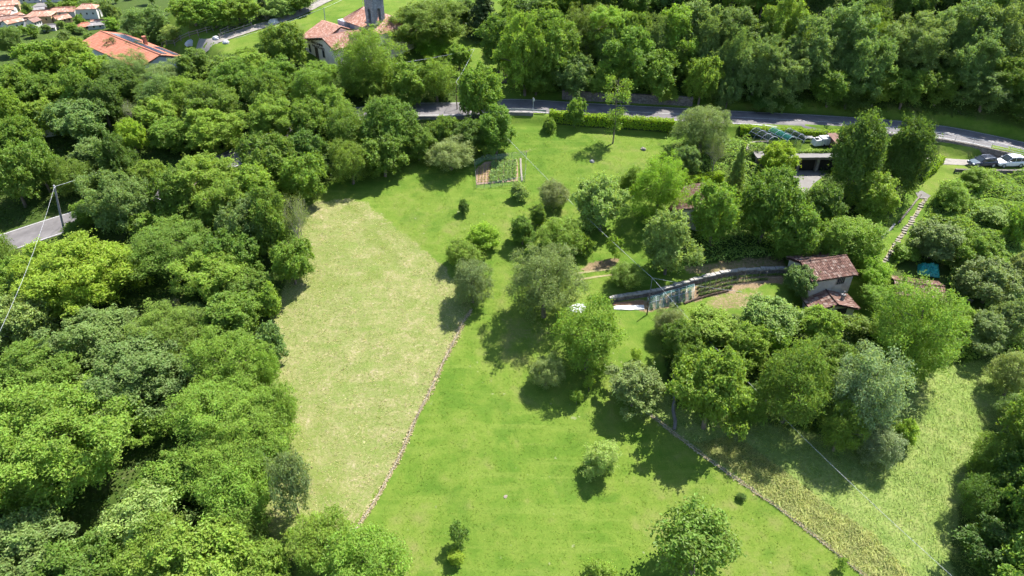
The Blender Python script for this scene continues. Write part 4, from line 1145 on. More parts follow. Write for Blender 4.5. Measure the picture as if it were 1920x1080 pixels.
WOODS = [
 # left wood
 (75, 110, 45, 36, 'broad', 'yg', 'L'), (130, 105, 48, 34, 'broad', 'yg', 'L'), (165, 125, 36, 34, 'broad', 'yg', 'L'), (22, 100, 28, 28, 'broad', 'bg', 'L'), (215, 92, 26, 22, 'fine', 'dol', 'L'), (252, 98, 26, 22, 'fine', 'dol', 'L'),
 (240, 132, 50, 34, 'fine', 'bg', 'L'), (312, 137, 40, 25, 'fine', 'sg', 'L'), (362, 122, 40, 26, 'broad', 'ol', 'L'), (428, 126, 42, 26, 'broad', 'ol', 'L'), (462, 104, 26, 16, 'broad', 'lg', 'L'),
 (30, 152, 42, 38, 'broad', 'mg', 'L'), (80, 165, 42, 34, 'broad', 'mg', 'L'), (130, 162, 44, 34, 'broad', 'lg', 'L'), (190, 188, 36, 42, 'broad', 'dg', 'L'), (15, 215, 32, 42, 'broad', 'lg', 'L'), (80, 212, 40, 32, 'broad', 'lg', 'L'),
 (150, 226, 46, 36, 'broad', 'bg', 'L'), (300, 175, 42, 35, 'fine', 'bg', 'L'), (345, 175, 42, 34, 'fine', 'yg', 'L'), (300, 208, 40, 30, 'broad', 'lg', 'L'), (400, 198, 52, 40, 'broad', 'mg', 'L'), (440, 152, 48, 38, 'broad', 'mg', 'L'), (395, 245, 55, 32, 'broad', 'lg', 'L'), (320, 250, 42, 30, 'broad', 'lg', 'L'),
 (20, 325, 46, 56, 'broad', 'mg', 'L'), (72, 305, 36, 48, 'broad', 'mg', 'L'), (172, 290, 36, 32, 'broad', 'bg', 'L'), (215, 300, 30, 40, 'broad', 'dg', 'L'), (277, 322, 28, 26, 'broad', 'yg', 'L'), (232, 380, 56, 62, 'broad', 'bg', 'L'), (330, 372, 46, 50, 'broad', 'mg', 'L'), (390, 332, 60, 52, 'broad', 'lg', 'L'), (425, 385, 56, 50, 'broad', 'lg', 'L'),
 (318, 462, 84, 60, 'fine', 'mg', 'L'), (310, 422, 50, 36, 'broad', 'lg', 'L'), (452, 425, 42, 50, 'broad', 'bg', 'L'), (440, 472, 46, 46, 'broad', 'mg', 'L'), (408, 512, 60, 50, 'broad', 'lg', 'L'), (20, 520, 42, 40, 'broad', 'lg', 'L'),
 (45, 605, 52, 60, 'broad', 'pl', 'L'), (178, 640, 80, 54, 'broad', 'bg', 'L'), (255, 702, 90, 62, 'broad', 'bg', 'L'), (310, 632, 76, 44, 'fine', 'ol', 'L'), (430, 592, 50, 46, 'broad', 'mg', 'L'), (362, 592, 34, 26, 'broad', 'bg', 'L'),
 (428, 675, 76, 66, 'fine', 'lg', 'L'), (405, 765, 86, 72, 'fine', 'lg', 'L'), (475, 800, 78, 60, 'fine', 'lg', 'L'), (60, 705, 100, 58, 'broad', 'mg', 'L'), (95, 815, 135, 112, 'broad', 'yg', 'L'), (200, 780, 62, 60, 'broad', 'lg', 'L'), (288, 792, 36, 26, 'broad', 'lg', 'L'),
 (40, 912, 48, 46, 'broad', 'yg', 'L'), (55, 1015, 74, 62, 'broad', 'bg', 'L'), (268, 960, 62, 58, 'airy', 'pl', 'L'), (300, 1035, 74, 52, 'fine', 'lg', 'L'), (332, 900, 62, 50, 'broad', 'lg', 'L'), (442, 925, 70, 66, 'fine', 'lg', 'L'), (430, 862, 80, 58, 'fine', 'lg', 'L'), (442, 990, 55, 42, 'fine', 'mg', 'L'), (385, 1065, 82, 42, 'broad', 'lg', 'L'), (475, 1064, 52, 40, 'broad', 'lg', 'L'),
 (500, 565, 24, 34, 'broad', 'lg', 'L'), (510, 645, 26, 34, 'broad', 'bg', 'L'), (490, 695, 32, 50, 'fine', 'lg', 'L'), (515, 765, 45, 50, 'fine', 'lg', 'L'), (490, 855, 50, 50, 'fine', 'mg', 'L'), (600, 1015, 60, 44, 'fine', 'lg', 'L'), (682, 1055, 80, 54, 'fine', 'lg', 'L'), (150, 1070, 70, 40, 'broad', 'mg', 'L'),
 (505, 305, 48, 50, 'broad', 'mg', 'L'), (560, 335, 40, 45, 'broad', 'lg', 'L'), (500, 420, 42, 56, 'broad', 'mg', 'L'), (545, 490, 36, 40, 'broad', 'lg', 'L'), (480, 360, 45, 45, 'broad', 'lg', 'L'), (465, 540, 45, 35, 'broad', 'mg', 'L'),
 # belt
 (500, 100, 30, 20, 'fine', 'ol', 'B'), (520, 152, 50, 40, 'broad', 'mg', 'B'), (580, 162, 45, 44, 'fine', 'mg', 'B'), (510, 222, 55, 45, 'broad', 'lg', 'B'), (580, 222, 40, 46, 'broad', 'mg', 'B'), (652, 238, 48, 50, 'fine', 'ol', 'B'), (735, 238, 58, 54, 'broad', 'mg', 'B'), (690, 152, 48, 34, 'broad', 'lg', 'B'), (765, 158, 42, 36, 'broad', 'lg', 'B'), (818, 148, 44, 42, 'fine', 'lg', 'B'),
 (832, 244, 30, 34, 'broad', 'mg', 'B'), (722, 206, 36, 30, 'broad', 'mg', 'B'), (480, 132, 40, 30, 'broad', 'lg', 'B'), (580, 290, 40, 42, 'broad', 'dg', 'B'), (718, 292, 50, 40, 'broad', 'mg', 'B'), (785, 270, 36, 30, 'broad', 'mg', 'B'), (880, 250, 34, 34, 'broad', 'dg', 'B'), (625, 200, 36, 34, 'broad', 'lg', 'B'), (600, 140, 36, 20, 'broad', 'lg', 'B'),
 # plateau / behind fence
 (275, 45, 46, 34, 'broad', 'bg', 'P'), (322, 60, 22, 14, 'fine', 'pl', 'P'), (360, 16, 40, 28, 'broad', 'lg', 'P'), (400, 22, 40, 26, 'broad', 'lg', 'P'), (445, 14, 40, 24, 'broad', 'lg', 'P'), (525, 10, 30, 18, 'broad', 'pl', 'P'), (490, 10, 18, 24, 'spruce', 'dk', 'P'), (560, 0, 30, 15, 'broad', 'mg', 'P'), (500, 66, 14, 12, 'fine', 'ol', 'P'),
 # hill above the road
 (935, 78, 40, 52, 'broad', 'mg', 'H'), (985, 100, 50, 72, 'broad', 'lg', 'H'), (1032, 92, 60, 66, 'broad', 'mg', 'H'), (1075, 140, 40, 40, 'broad', 'bg', 'H'), (1100, 60, 58, 50, 'fine', 'ol', 'H'), (1150, 50, 50, 46, 'broad', 'lg', 'H'), (1182, 110, 58, 56, 'broad', 'mg', 'H'), (1228, 135, 44, 44, 'broad', 'mg', 'H'), (1262, 62, 42, 46, 'broad', 'lg', 'H'), (1312, 52, 46, 46, 'broad', 'bg', 'H'),
 (1316, 148, 36, 46, 'broad', 'lg', 'H'), (1366, 170, 25, 32, 'broad', 'bg', 'H'), (1380, 62, 50, 50, 'broad', 'bg', 'H'), (1422, 125, 50, 56, 'broad', 'bg', 'H'), (1478, 52, 50, 55, 'broad', 'lg', 'H'), (1470, 142, 54, 52, 'broad', 'bg', 'H'), (1520, 100, 58, 60, 'broad', 'bg', 'H'), (1590, 62, 58, 58, 'broad', 'bg', 'H'), (1620, 122, 50, 58, 'broad', 'bg', 'H'), (1640, 52, 32, 58, 'broad', 'ol', 'H'),
 (1722, 82, 70, 68, 'broad', 'bg', 'H'), (1800, 62, 60, 60, 'broad', 'bg', 'H'), (1832, 122, 52, 58, 'broad', 'bg', 'H'), (1882, 62, 52, 60, 'broad', 'bg', 'H'), (1902, 142, 42, 42, 'broad', 'mg', 'H'), (1700, 162, 40, 38, 'broad', 'mg', 'H'), (1642, 168, 34, 28, 'broad', 'lg', 'H'), (1765, 158, 40, 36, 'broad', 'mg', 'H'), (1852, 170, 50, 36, 'broad', 'bg', 'H'), (1560, 160, 40, 36, 'broad', 'mg', 'H'),
 (1000, 20, 40, 30, 'broad', 'dg', 'H'), (955, 48, 30, 40, 'broad', 'mg', 'H'), (870, 20, 28, 24, 'broad', 'dg', 'H'), (965, 5, 28, 18, 'broad', 'lg', 'H'), (1040, 5, 40, 24, 'broad', 'lg', 'H'), (1200, 0, 40, 30, 'broad', 'mg', 'H'), (1130, 150, 34, 32, 'broad', 'mg', 'H'), (1250, 176, 26, 20, 'bush', 'lg', 'H'), (1005, 150, 40, 24, 'broad', 'mg', 'H'), (1270, 110, 34, 36, 'broad', 'mg', 'H'), (1440, 190, 34, 22, 'bush', 'dg', 'H'), (1920, 205, 40, 26, 'bush', 'dg', 'H'), (1590, 185, 40, 20, 'bush', 'dg', 'H'),
 # right thicket
 (1754, 450, 50, 38, 'broad', 'sg', 'T'), (1842, 470, 46, 42, 'broad', 'lg', 'T'), (1862, 525, 54, 48, 'broad', 'sg', 'T'), (1915, 425, 26, 40, 'broad', 'lg', 'T'), (1785, 372, 38, 30, 'bush', 'lg', 'T'), (1850, 622, 44, 38, 'broad', 'sg', 'T'), (1902, 602, 38, 46, 'broad', 'sg', 'T'), (1905, 700, 48, 52, 'fine', 'sg', 'T'), (1830, 335, 30, 18, 'bush', 'lg', 'T'), (1862, 405, 26, 16, 'bush', 'pl', 'T'), (1925, 500, 34, 38, 'broad', 'sg', 'T'), (1700, 475, 26, 18, 'bush', 'lg', 'T'), (1640, 510, 34, 30, 'bush', 'vb', 'T'), (1800, 600, 34, 30, 'broad', 'lg', 'T'),
 (1640, 555, 30, 26, 'bush', 'lg', 'T'),
 # grove below the house
 (1405, 650, 46, 46, 'broad', 'lg', 'M'), (1450, 625, 40, 40, 'fine', 'vb', 'M'), (1560, 690, 50, 55, 'broad', 'mg', 'M'), (1400, 760, 40, 44, 'fine', 'mg', 'M'), (1580, 800, 46, 56, 'fine', 'mg', 'M'), (1645, 828, 48, 44, 'fine', 'sv', 'M'), (1300, 690, 34, 46, 'broad', 'mg', 'M'), 
 # garden wood fill
 (1490, 470, 40, 30, 'bush', 'mg', 'T'), (1555, 455, 40, 40, 'broad', 'mg', 'T'),
 # lower right clump; dark leaf colours also stand in for its shade
 (1875, 855, 52, 56, 'fine', 'ol', 'S'), (1920, 905, 60, 70, 'broad', 'dg', 'S'), (1850, 935, 50, 56, 'fine', 'dg', 'S'), (1885, 1035, 72, 64, 'broad', 'dg', 'S'), (1850, 1000, 30, 26, 'airy', 'yl', 'S'), (1990, 840, 90, 110, 'broad', 'mg', 'S'), (2010, 980, 100, 120, 'broad', 'mg', 'S'), (1980, 1090, 90, 100, 'broad', 'mg', 'S'), (1905, 770, 40, 40, 'fine', 'bg', 'S'), (1840, 880, 24, 20, 'bush', 'bg', 'S'),
]
for a_ in WOODS:
    k_ = 1.1 if a_[6] == 'L' and a_[1] > 170 else 1.0
    tree(a_[0], a_[1], a_[2] * k_, a_[3] * k_, a_[4], a_[5], zone_=a_[6])

# fill the woods where crowns stand farther back than could be listed
def fill(n, poly=None, test=None, rr=(2.6, 4.4), cols=('mg',), z_='L', kind='broad', gap=.78, tries=6000, box=None, hk=(1.0, 1.5), keep=None):
    rng = random.Random(n * 13 + len(cols))
    if poly is not None:
        xs = [p[0] for p in poly]; ys = [p[1] for p in poly]
        box = (min(xs), max(xs), min(ys), max(ys))
    made = 0
    for _ in range(tries):
        if made >= n: break
        x, y = rng.uniform(box[0], box[1]), rng.uniform(box[2], box[3])
        if poly is not None and not inside(np.array([x]), np.array([y]), poly)[0]: continue
        if test and not test(x, y): continue
        R = rng.uniform(*rr)
        if any((x - a) ** 2 + (y - b) ** 2 < (gap * (R + r)) ** 2 for a, b, r in PLACED): continue
        Hz_ = R * rng.uniform(*hk)
        u, v = project((x, y, float(hz(x, y)) + 1.12 * Hz_))
        if u < -160 or u > 2080 or v < -130 or v > 1220: continue
        if keep and not keep(u, v): continue
        c = rng.choice(cols)
        k = kind if isinstance(kind, str) else rng.choice(kind)
        o = plant(x, y, R, Hz_, k, c, None, ZONE[z_][1])
        WILD.append((o, u, v, R, k, c, z_))
        made += 1
    return made
def roadfree(x, y, m=5.0):
    return np.min(np.hypot(ROAD[:, 0] - x, ROAD[:, 1] - y)) > m and np.min(np.hypot(PATH[:, 0] - x, PATH[:, 1] - y)) > 4
c1 = fill(46, LEFTWOOD, roadfree, (3.0, 4.5), ('lg', 'mg', 'bg', 'dg', 'mg', 'ol'), 'L', ('broad', 'broad', 'fine'), keep=lambda u, v: u < 560 and not (0 < u < 190 and 330 < v < 500) and not (v < 150))
c5 = fill(34, None, lambda x, y: 5.6 < y - np.interp(x, RX, RY) < 11, (2.3, 3.2), ('bg', 'mg', 'lg', 'bg'), 'H', ('broad', 'fine'), box=(14, 118, 104, 132), hk=(1.3, 1.9), gap=.5)
c2 = fill(70, None, lambda x, y: y > np.interp(x, RX, RY) + 9, (2.6, 4.2), ('bg', 'mg', 'lg', 'bg', 'dg'), 'H', ('broad', 'broad', 'fine'), box=(10, 130, 115, 215), keep=lambda u, v: v < 190)
c3 = fill(26, None, lambda x, y: np.min(np.hypot(PATH[:, 0] - x, PATH[:, 1] - y)) > 9, (3.2, 5.0), ('lg', 'mg', 'bg', 'dg', 'ol'), 'P', 'broad', box=(-150, -20, 168, 240), gap=.7)
far_keep = lambda u, v: (v > 58 and u < 190) or (u > 205) or (v < 8 and u > 100)
c4 = fill(110, None, lambda x, y: (abs(x) + abs(y) > 0), (4.0, 7.5), ('bg', 'mg', 'dg', 'bg', 'lg'), 'V', 'lowpoly', box=(-620, 0, 225, 900), gap=.8, tries=12000, keep=far_keep)
for (u, v, rx, ry, k, c) in [(50, 14, 9, 11, 'lowpoly', 'bg'), (96, 13, 9, 13, 'lowpoly', 'bg'), (44, 24, 6, 6, 'lowpoly', 'mg'), (128, 28, 4, 7, 'spruce', 'bg'), (150, 38, 9, 9, 'lowpoly', 'lg'), (112, 45, 8, 7, 'lowpoly', 'bg'), (202, 26, 8, 8, 'lowpoly', 'lg'), (220, 22, 9, 9, 'lowpoly', 'bg'), (187, 27, 3, 6, 'spruce', 'bg'), (108, 40, 4, 6, 'spruce', 'bg'),
                         (60, 58, 12, 10, 'lowpoly', 'mg'), (40, 56, 10, 9, 'lowpoly', 'lg'), (86, 52, 9, 7, 'lowpoly', 'bg'), (135, 52, 12, 8, 'lowpoly', 'mg'), (10, 62, 14, 12, 'lowpoly', 'bg'), (130, 8, 20, 9, 'lowpoly', 'mg'), (160, 8, 16, 9, 'lowpoly', 'bg'), (190, 10, 16, 9, 'lowpoly', 'bg'), (27, 32, 3, 4, 'lowpoly', 'ol'), (145, 18, 12, 8, 'lowpoly', 'mg'), (115, 12, 10, 8, 'lowpoly', 'lg'), (210, 44, 16, 10, 'lowpoly', 'lg'), (150, 56, 10, 6, 'lowpoly', 'bg')]:
    tree(u, v, rx, ry, k, c, zone_='V', tmin=330)

# every wood tree gets a label of its own: colour, kind, and where it stands next to something one can find
MARKS = {'L': [(110, 390, "the leaning pole"), (140, 512, "the huge maple"), (248, 252, "the bright yellow tree"), (260, 88, "the solar house"), (556, 415, "the bare grey thicket"), (540, 895, "the tall thin grey tree"), (20, 800, "the left edge midway"), (20, 1050, "the bottom left corner"), (20, 150, "the upper left edge"), (430, 240, "the tree belt"), (325, 578, "the small dead tree"), (300, 1060, "the bottom edge")],
         'B': [(595, 100, "the church front"), (694, 110, "the tree hiding the nave"), (857, 180, "the roadside pole"), (845, 288, "the sage bush by the plot"), (656, 300, "the small olive tree"), (520, 180, "the left end of the belt")],
         'H': [(905, 20, "the dark spruce"), (1005, 205, "the guard rail"), (1148, 195, "the slender tree"), (1320, 238, "the wide sage tree"), (1460, 255, "the hoop frames"), (1610, 285, "the left conical tree"), (1702, 290, "the right conical tree"), (1870, 300, "the parked cars"), (1300, 20, "the top edge midway"), (1880, 20, "the top right corner"), (1600, 20, "the top edge right")],
         'T': [(1740, 505, "the teal tarpaulin"), (1690, 440, "the stone steps"), (1860, 310, "the parked cars"), (1540, 500, "the old house roof"), (1718, 622, "the huge light tree"), (1900, 560, "the right edge"), (1812, 565, "the plank bench")],
         'M': [(1560, 560, "the old house annex"), (1337, 725, "the tall yellow-green tree"), (1490, 715, "the broad olive tree"), (1635, 755, "the tall silvery tree")],
         'S': [(1855, 1000, "the hay meadow corner"), (1920, 850, "the right edge"), (1900, 1060, "the bottom right corner")],
         'P': [(260, 88, "the solar house"), (440, 65, "the gravel path"), (551, 12, "the notice board"), (640, 20, "the church meadow")],
         'V': [(81, 38, "the big ochre house"), (171, 28, "the white villa"), (20, 45, "the left house cluster"), (119, 28, "the long red-roofed house"), (260, 60, "the solar house"), (66, 10, "the village field"), (300, 5, "the plateau trees"), (400, 5, "the path fences"), (500, 3, "the notice board"), (560, 3, "the path bend"), (640, 3, "the bell tower"), (190, 48, "the pink-roofed building"), (20, 8, "the grey-roofed corner building"), (50, 44, "the long brown roof"), (162, 55, "the small orange roof")]}
def side(dx, dy):
    if abs(dx) + abs(dy) < 14: return "beside"
    if abs(dx) > 2.2 * abs(dy): return "right of" if dx > 0 else "left of"
    if abs(dy) > 2.2 * abs(dx): return "below" if dy > 0 else "above"
    return ("lower right of" if dx > 0 else "lower left of") if dy > 0 else ("upper right of" if dx > 0 else "upper left of")
RANK = ["nearest", "second nearest", "third nearest", "fourth nearest", "fifth nearest", "sixth nearest", "seventh nearest", "eighth nearest", "ninth nearest", "tenth nearest", "eleventh nearest", "twelfth nearest", "thirteenth nearest", "fourteenth nearest", "fifteenth nearest", "sixteenth nearest"]
WHERE = {'L': 'wood', 'B': 'tree belt', 'H': 'hill wood', 'T': 'thicket', 'M': 'grove', 'S': 'clump', 'P': 'plateau', 'V': 'valley'}
buckets = {}
for w_ in WILD:
    o, u, v, R, k, c, z_ = w_
    m = min(MARKS[z_], key=lambda q: (q[0] - u) ** 2 + (q[1] - v) ** 2)
    kd = {'bush': 'bush', 'bare': 'bare tree', 'spruce': 'spruce'}.get(k, 'tree')
    sz = 'large ' if R > 4.6 and z_ != 'V' else ''
    stem_ = f"{sz}{ADJ[c]} {kd} {side(u - m[0], v - m[1])} {m[2]}"
    buckets.setdefault(stem_, []).append(((u - m[0]) ** 2 + (v - m[1]) ** 2, o, z_))
for stem_, L in buckets.items():
    L.sort(key=lambda q: q[0])
    for i, (_, o, z_) in enumerate(L):
        o["label"] = stem_ + f" in the {WHERE[z_]}" if len(L) == 1 else stem_ + f", {RANK[min(i, 15)]}"

# ------------------------------------------------------------------ undergrowth, brambles, tall grass
def scatter(n, polys, seed, hfun, size, name, col, label, cat, mat='leaf', up=.8, aspect=.6, test=None, box=None, clear=()):
    rng = np.random.default_rng(seed)
    out = []
    for P, share in polys:
        P = np.array(P); lo, hi = P.min(0), P.max(0)
        lo = np.maximum(lo, [-110, 20]); hi = np.minimum(hi, [115, 150])
        m = int(n * share * 2.2)
        q = rng.uniform(lo, hi, (m, 2))
        q = q[inside(q[:, 0], q[:, 1], P)]
        out.append(q[:int(n * share)])
    q = np.concatenate(out)
    d, _ = polydist(q[:, 0], q[:, 1], ROAD); q = q[d > 4.2]
    if test is not None: q = q[test(q)]
    for cx_, cy_, cr_ in clear: q = q[np.hypot(q[:, 0] - cx_, q[:, 1] - cy_) > cr_]
    x, y = q[:, 0], q[:, 1]
    h = hfun(x, y, rng)
    k = len(q)
    C = np.stack([x, y, hz(x, y) + h], -1)
    N = unit(rng.normal(size=(k, 3)) * .55 + np.array([0, 0, up]))
    o = link(name, leaves(name, C, N, size * rng.uniform(.6, 1.35, k), rng.random(k), M[mat], rng, aspect))
    o.color = (*col, 1)
    return tag(o, label, cat, None, "stuff")
def bumps(a, s):
    def f(x, y, rng):
        b = np.abs(np.sin(x * s + 1.7 * np.sin(y * s * .8)) * np.cos(y * s * 1.1 + np.sin(x * s * .6))) ** .7
        b2 = .5 + .5 * np.sin(x * s * 2.7 + 2) * np.sin(y * s * 2.3)
        return a * (b * .75 + b2 * .25) * (1 - rng.random(len(x)) ** 2 * .35)
    return f
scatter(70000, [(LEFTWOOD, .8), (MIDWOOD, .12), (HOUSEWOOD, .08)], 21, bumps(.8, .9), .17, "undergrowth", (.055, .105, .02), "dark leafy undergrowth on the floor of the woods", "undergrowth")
scatter(75000, [(RIGHTWOOD, .8), (GARDWOOD, .2)], 22, bumps(1.5, .55), .16, "bramble_thicket", (.2, .31, .07), "light green bramble and ivy carpet on the right-hand slope", "brambles", clear=[(*gp(1740, 512)[:2], 2.4), (*gp(1722, 535)[:2], 3.6), (*gp(1812, 567)[:2], 2.0)])
hillpoly = [(5, 119), (40, 117), (75, 113), (112, 106), (115, 150), (5, 150)]
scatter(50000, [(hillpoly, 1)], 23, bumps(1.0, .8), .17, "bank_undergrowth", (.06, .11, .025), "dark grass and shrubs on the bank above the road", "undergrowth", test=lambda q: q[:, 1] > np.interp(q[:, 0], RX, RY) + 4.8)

def grass_blades(name, n, polys, hgt, wid, lean, col, label, seed, leandir=(-.5, -.8), test=None):
    rng = np.random.default_rng(seed)
    out = []
    for P, share in polys:
        P = np.array(P); lo, hi = P.min(0), P.max(0)
        lo = np.maximum(lo, [-60, 24]); hi = np.minimum(hi, [80, 125])
        q = rng.uniform(lo, hi, (int(n * share * 2.6), 2)); q = q[inside(q[:, 0], q[:, 1], P)][:int(n * share)]
        out.append(q)
    q = np.concatenate(out)
    if test is not None: q = q[test(q)]
    k = len(q)
    b = np.stack([q[:, 0], q[:, 1], hz(q[:, 0], q[:, 1]) - .02], -1)
    clump = .5 + .5 * np.sin(q[:, 0] * 1.9 + 2 * np.sin(q[:, 1] * 1.3)) * np.cos(q[:, 1] * 2.1)
    h = hgt * rng.uniform(.5, 1.2, k) * (.6 + .55 * clump)
    a = rng.uniform(0, 6.28, k)
    w = wid * rng.uniform(.6, 1.3, k)
    side = np.stack([np.cos(a) * w, np.sin(a) * w, np.zeros(k)], -1)
    ld = np.stack([leandir[0] + rng.normal(size=k) * .7, leandir[1] + rng.normal(size=k) * .7, np.zeros(k)], -1) * (lean * h)[:, None]
    top = b + np.array([0, 0, 1]) * h[:, None] + ld
    mid = b * .5 + top * .5 + np.array([0, 0, 1]) * (h * .12)[:, None]
    V = np.stack([b - side, b + side, mid + side * .8, top, mid - side * .8], 1)
    I = np.arange(k)[:, None] * 5
    tri = np.concatenate([I + np.array([[0, 1, 2]]), I + np.array([[0, 2, 4]]), I + np.array([[4, 2, 3]])])
    o = link(name, mesh_np(name, V.reshape(-1, 3), tri, M['leaf'], np.repeat(np.clip(.5 * clump + .5 * rng.random(k), 0, 1), 5)))
    o.color = (*col, 1)
    return tag(o, label, "grass", None, "stuff")
grass_blades("hay_meadow_grass", 45000, [(TALL, 1)], .17, .026, 1.8, (.24, .32, .105), "tall uncut grass of the sloping meadow at lower right", 31)
grass_blades("bleached_grass", 16000, [(STRAWY, 1)], .28, .03, 1.9, (.33, .36, .15), "bleached straw-coloured long grass beside the double fence line", 32)
LAWN = gpoly([(690, 380), (780, 290), (960, 250), (1240, 260), (1240, 480), (1130, 520), (1120, 690), (1215, 775), (1620, 1090), (660, 1090), (880, 590), (860, 520)])
def not_dry(q):
    return (sdist(q[:, 0], q[:, 1], DRY) < -.1) & (sdist(q[:, 0], q[:, 1], TALL) < 0)
grass_blades("lawn_grass", 60000, [(LAWN, 1)], .075, .05, 1.0, (.12, .19, .02), "short bright green grass of the grazed lawn", 33, test=not_dry)
grass_blades("mown_straw", 30000, [(DRY, 1)], .07, .055, 1.6, (.31, .3, .15), "cut pale hay lying over the mown field", 34)
# ------------------------------------------------------------------ walls, fences, hedges
def wall_along(name, P, h0, h1, thick, mat, label, cat="wall", cap=None, lift=-.3, stones=False):
    P = np.asarray(P, float)
    d = np.gradient(P[:, :2], axis=0); d /= np.linalg.norm(d, axis=1)[:, None] + 1e-9
    nr = np.stack([-d[:, 1], d[:, 0]], -1) * thick / 2
    r = empty(name, (P[0][0], P[0][1], P[0][2]), 0, label, cat)
    o = P[0]
    mb = MB()
    vs, fs = [], []
    for i, p in enumerate(P):
        for s in (-1, 1):
            for z in (h0, h1):
                q = p[:2] + nr[i] * s
                vs.append((q[0] - o[0], q[1] - o[1], p[2] - o[2] + z))
    for i in range(len(P) - 1):
        a, b = i * 4, i * 4 + 4
        fs += [(a, b, b + 1, a + 1), (a + 2, a + 3, b + 3, b + 2), (a + 1, b + 1, b + 3, a + 3)]
    n = len(P) * 4
    fs += [(0, 1, 3, 2), (n - 4, n - 2, n - 1, n - 3)]
    mb.add(vs, fs); mb.build("wall_body", M[mat], r)
    if cap:
        cb = MB(); rg = random.Random(4)
        for i in range(len(P) - 1):
            a, b = P[i], P[i + 1]
            L = np.linalg.norm(b - a); k = max(1, int(L / .5))
            for j in range(k):
                c = a + (b - a) * (j + .5) / k
                e = d[i]; w = L / k * .47
                hh = h1 + rg.uniform(.06, .2)
                tk = thick / 2 + rg.uniform(.0, .12)
                bs = [(c[0] - o[0] + e[0] * sx_ * w - e[1] * sy_ * tk + rg.uniform(-.03, .03), c[1] - o[1] + e[1] * sx_ * w + e[0] * sy_ * tk + rg.uniform(-.03, .03)) for sx_, sy_ in ((-1, -1), (1, -1), (1, 1), (-1, 1))]
                cb.hexa([(x, y, c[2] - o[2] + h1 - .05) for x, y in bs], [(x * .97 + (c[0] - o[0]) * .03, y * .97 + (c[1] - o[1]) * .03, c[2] - o[2] + hh) for x, y in bs])
        ob = cb.build("cap_stones", M[cap], r); ob["kind"] = "stuff"
    return r
def gline(px, step=.8, h=0.0):
    P = densify([gp(*p) for p in px], step)
    P[:, 2] = hz(P[:, 0], P[:, 1]) + h
    return P
def roadside(i0, i1, off, step=1):
    P = ROAD[i0:i1:step].copy()
    d = np.gradient(P[:, :2], axis=0); d /= np.linalg.norm(d, axis=1)[:, None]
    P[:, :2] += np.stack([-d[:, 1], d[:, 0]], -1) * off
    return P
def ridx(x): return int(np.argmin(np.abs(ROAD[:, 0] - x)))
# stone retaining walls on the uphill side
wall_along("retaining_wall", roadside(ridx(9), ridx(33), 4.3), -.5, 1.7, .5, 'stonewall', "brown rubble retaining wall above the road right of the slender tree")
P = roadside(ridx(-2), ridx(10), 8.6); P[:, 2] = hz(P[:, 0], P[:, 1])
wall_along("terrace_wall", P, -.5, 1.3, .5, 'stonewall', "grey rubble terrace wall above the shaded road")
wall_along("parapet", roadside(ridx(-22), ridx(7), -3.75), -1.9, .28, .45, 'concrete', "pale concrete parapet on the lower road edge behind trees")
wall_along("road_wall", roadside(ridx(58), ridx(86), -3.7), -2.6, .16, .35, 'stonewall', "dark stone wall under the road railing beside the parked cars")
wall_along("lot_wall", [np.array([q[0], q[1], LOT_Z]) for q in densify([gp(*p) for p in [(1790, 322), (1850, 323.5), (1925, 324)]], 1)], -1.7, .12, .35, 'stonewall', "low stone wall holding up the parking place")

def guard_rail():
    P = roadside(ridx(-1.5), ridx(7.5), -3.35)
    o = P[0]
    r = empty("guard_rail", o, 0, "galvanised guard rail on the road edge at the left end of the hedge", "guard rail")
    mb = MB()
    for i in range(len(P) - 1):
        a, b = P[i] - o, P[i + 1] - o
        mb.hexa([(a[0], a[1], .42), (b[0], b[1], b[2] + .42), (b[0], b[1] + .06, b[2] + .42), (a[0], a[1] + .06, a[2] + .42)], [(a[0], a[1], a[2] + .74), (b[0], b[1], b[2] + .74), (b[0], b[1] + .06, b[2] + .74), (a[0], a[1] + .06, a[2] + .74)])
    mb.build("rail_beam", M['metal'], r)
    for p in P[::2]:
        q = p - o
        mb = MB(); mb.box(q[0] - .05, q[0] + .05, q[1] + .07, q[1] + .17, q[2] - .3, q[2] + .78); mb.build("post", M['metal'], r)
guard_rail()
p = Vector(roadside(ridx(4.0), ridx(4.0) + 4, -3.0)[0])
r = empty("road_sign_post", p, 0, "thin pale post standing behind the guard rail", "post")
mb = MB(); mb.tube([(0, 0, -.2), (0, 0, 2.6)], .06, 6); mb.build("post", M['metal'], r)
mb = MB(); mb.box(-.07, .25, -.09, -.065, 2.0, 2.45); mb.build("sign_plate", M['white'], r)

def railing():
    P = roadside(ridx(59), ridx(84), -3.45)
    o = P[0]
    r = empty("railing", o, 0, "thin grey road railing above the dark wall and parked cars", "railing")
    for z in (.4, .75, 1.05):
        mb = MB(); mb.tube([tuple(p - o + np.array([0, 0, z])) for p in P], .028, 4); mb.build("rail", M['metal'], r)
    for p in P[::1]:
        q = p - o
        mb = MB(); mb.tube([(q[0], q[1], q[2] - .2), (q[0], q[1], q[2] + 1.08)], .035, 4); mb.build("post", M['metal'], r)
railing()
ribbon("verge", roadside(ridx(58), ridx(86), -3.3), .5, M['concrete'], .09)

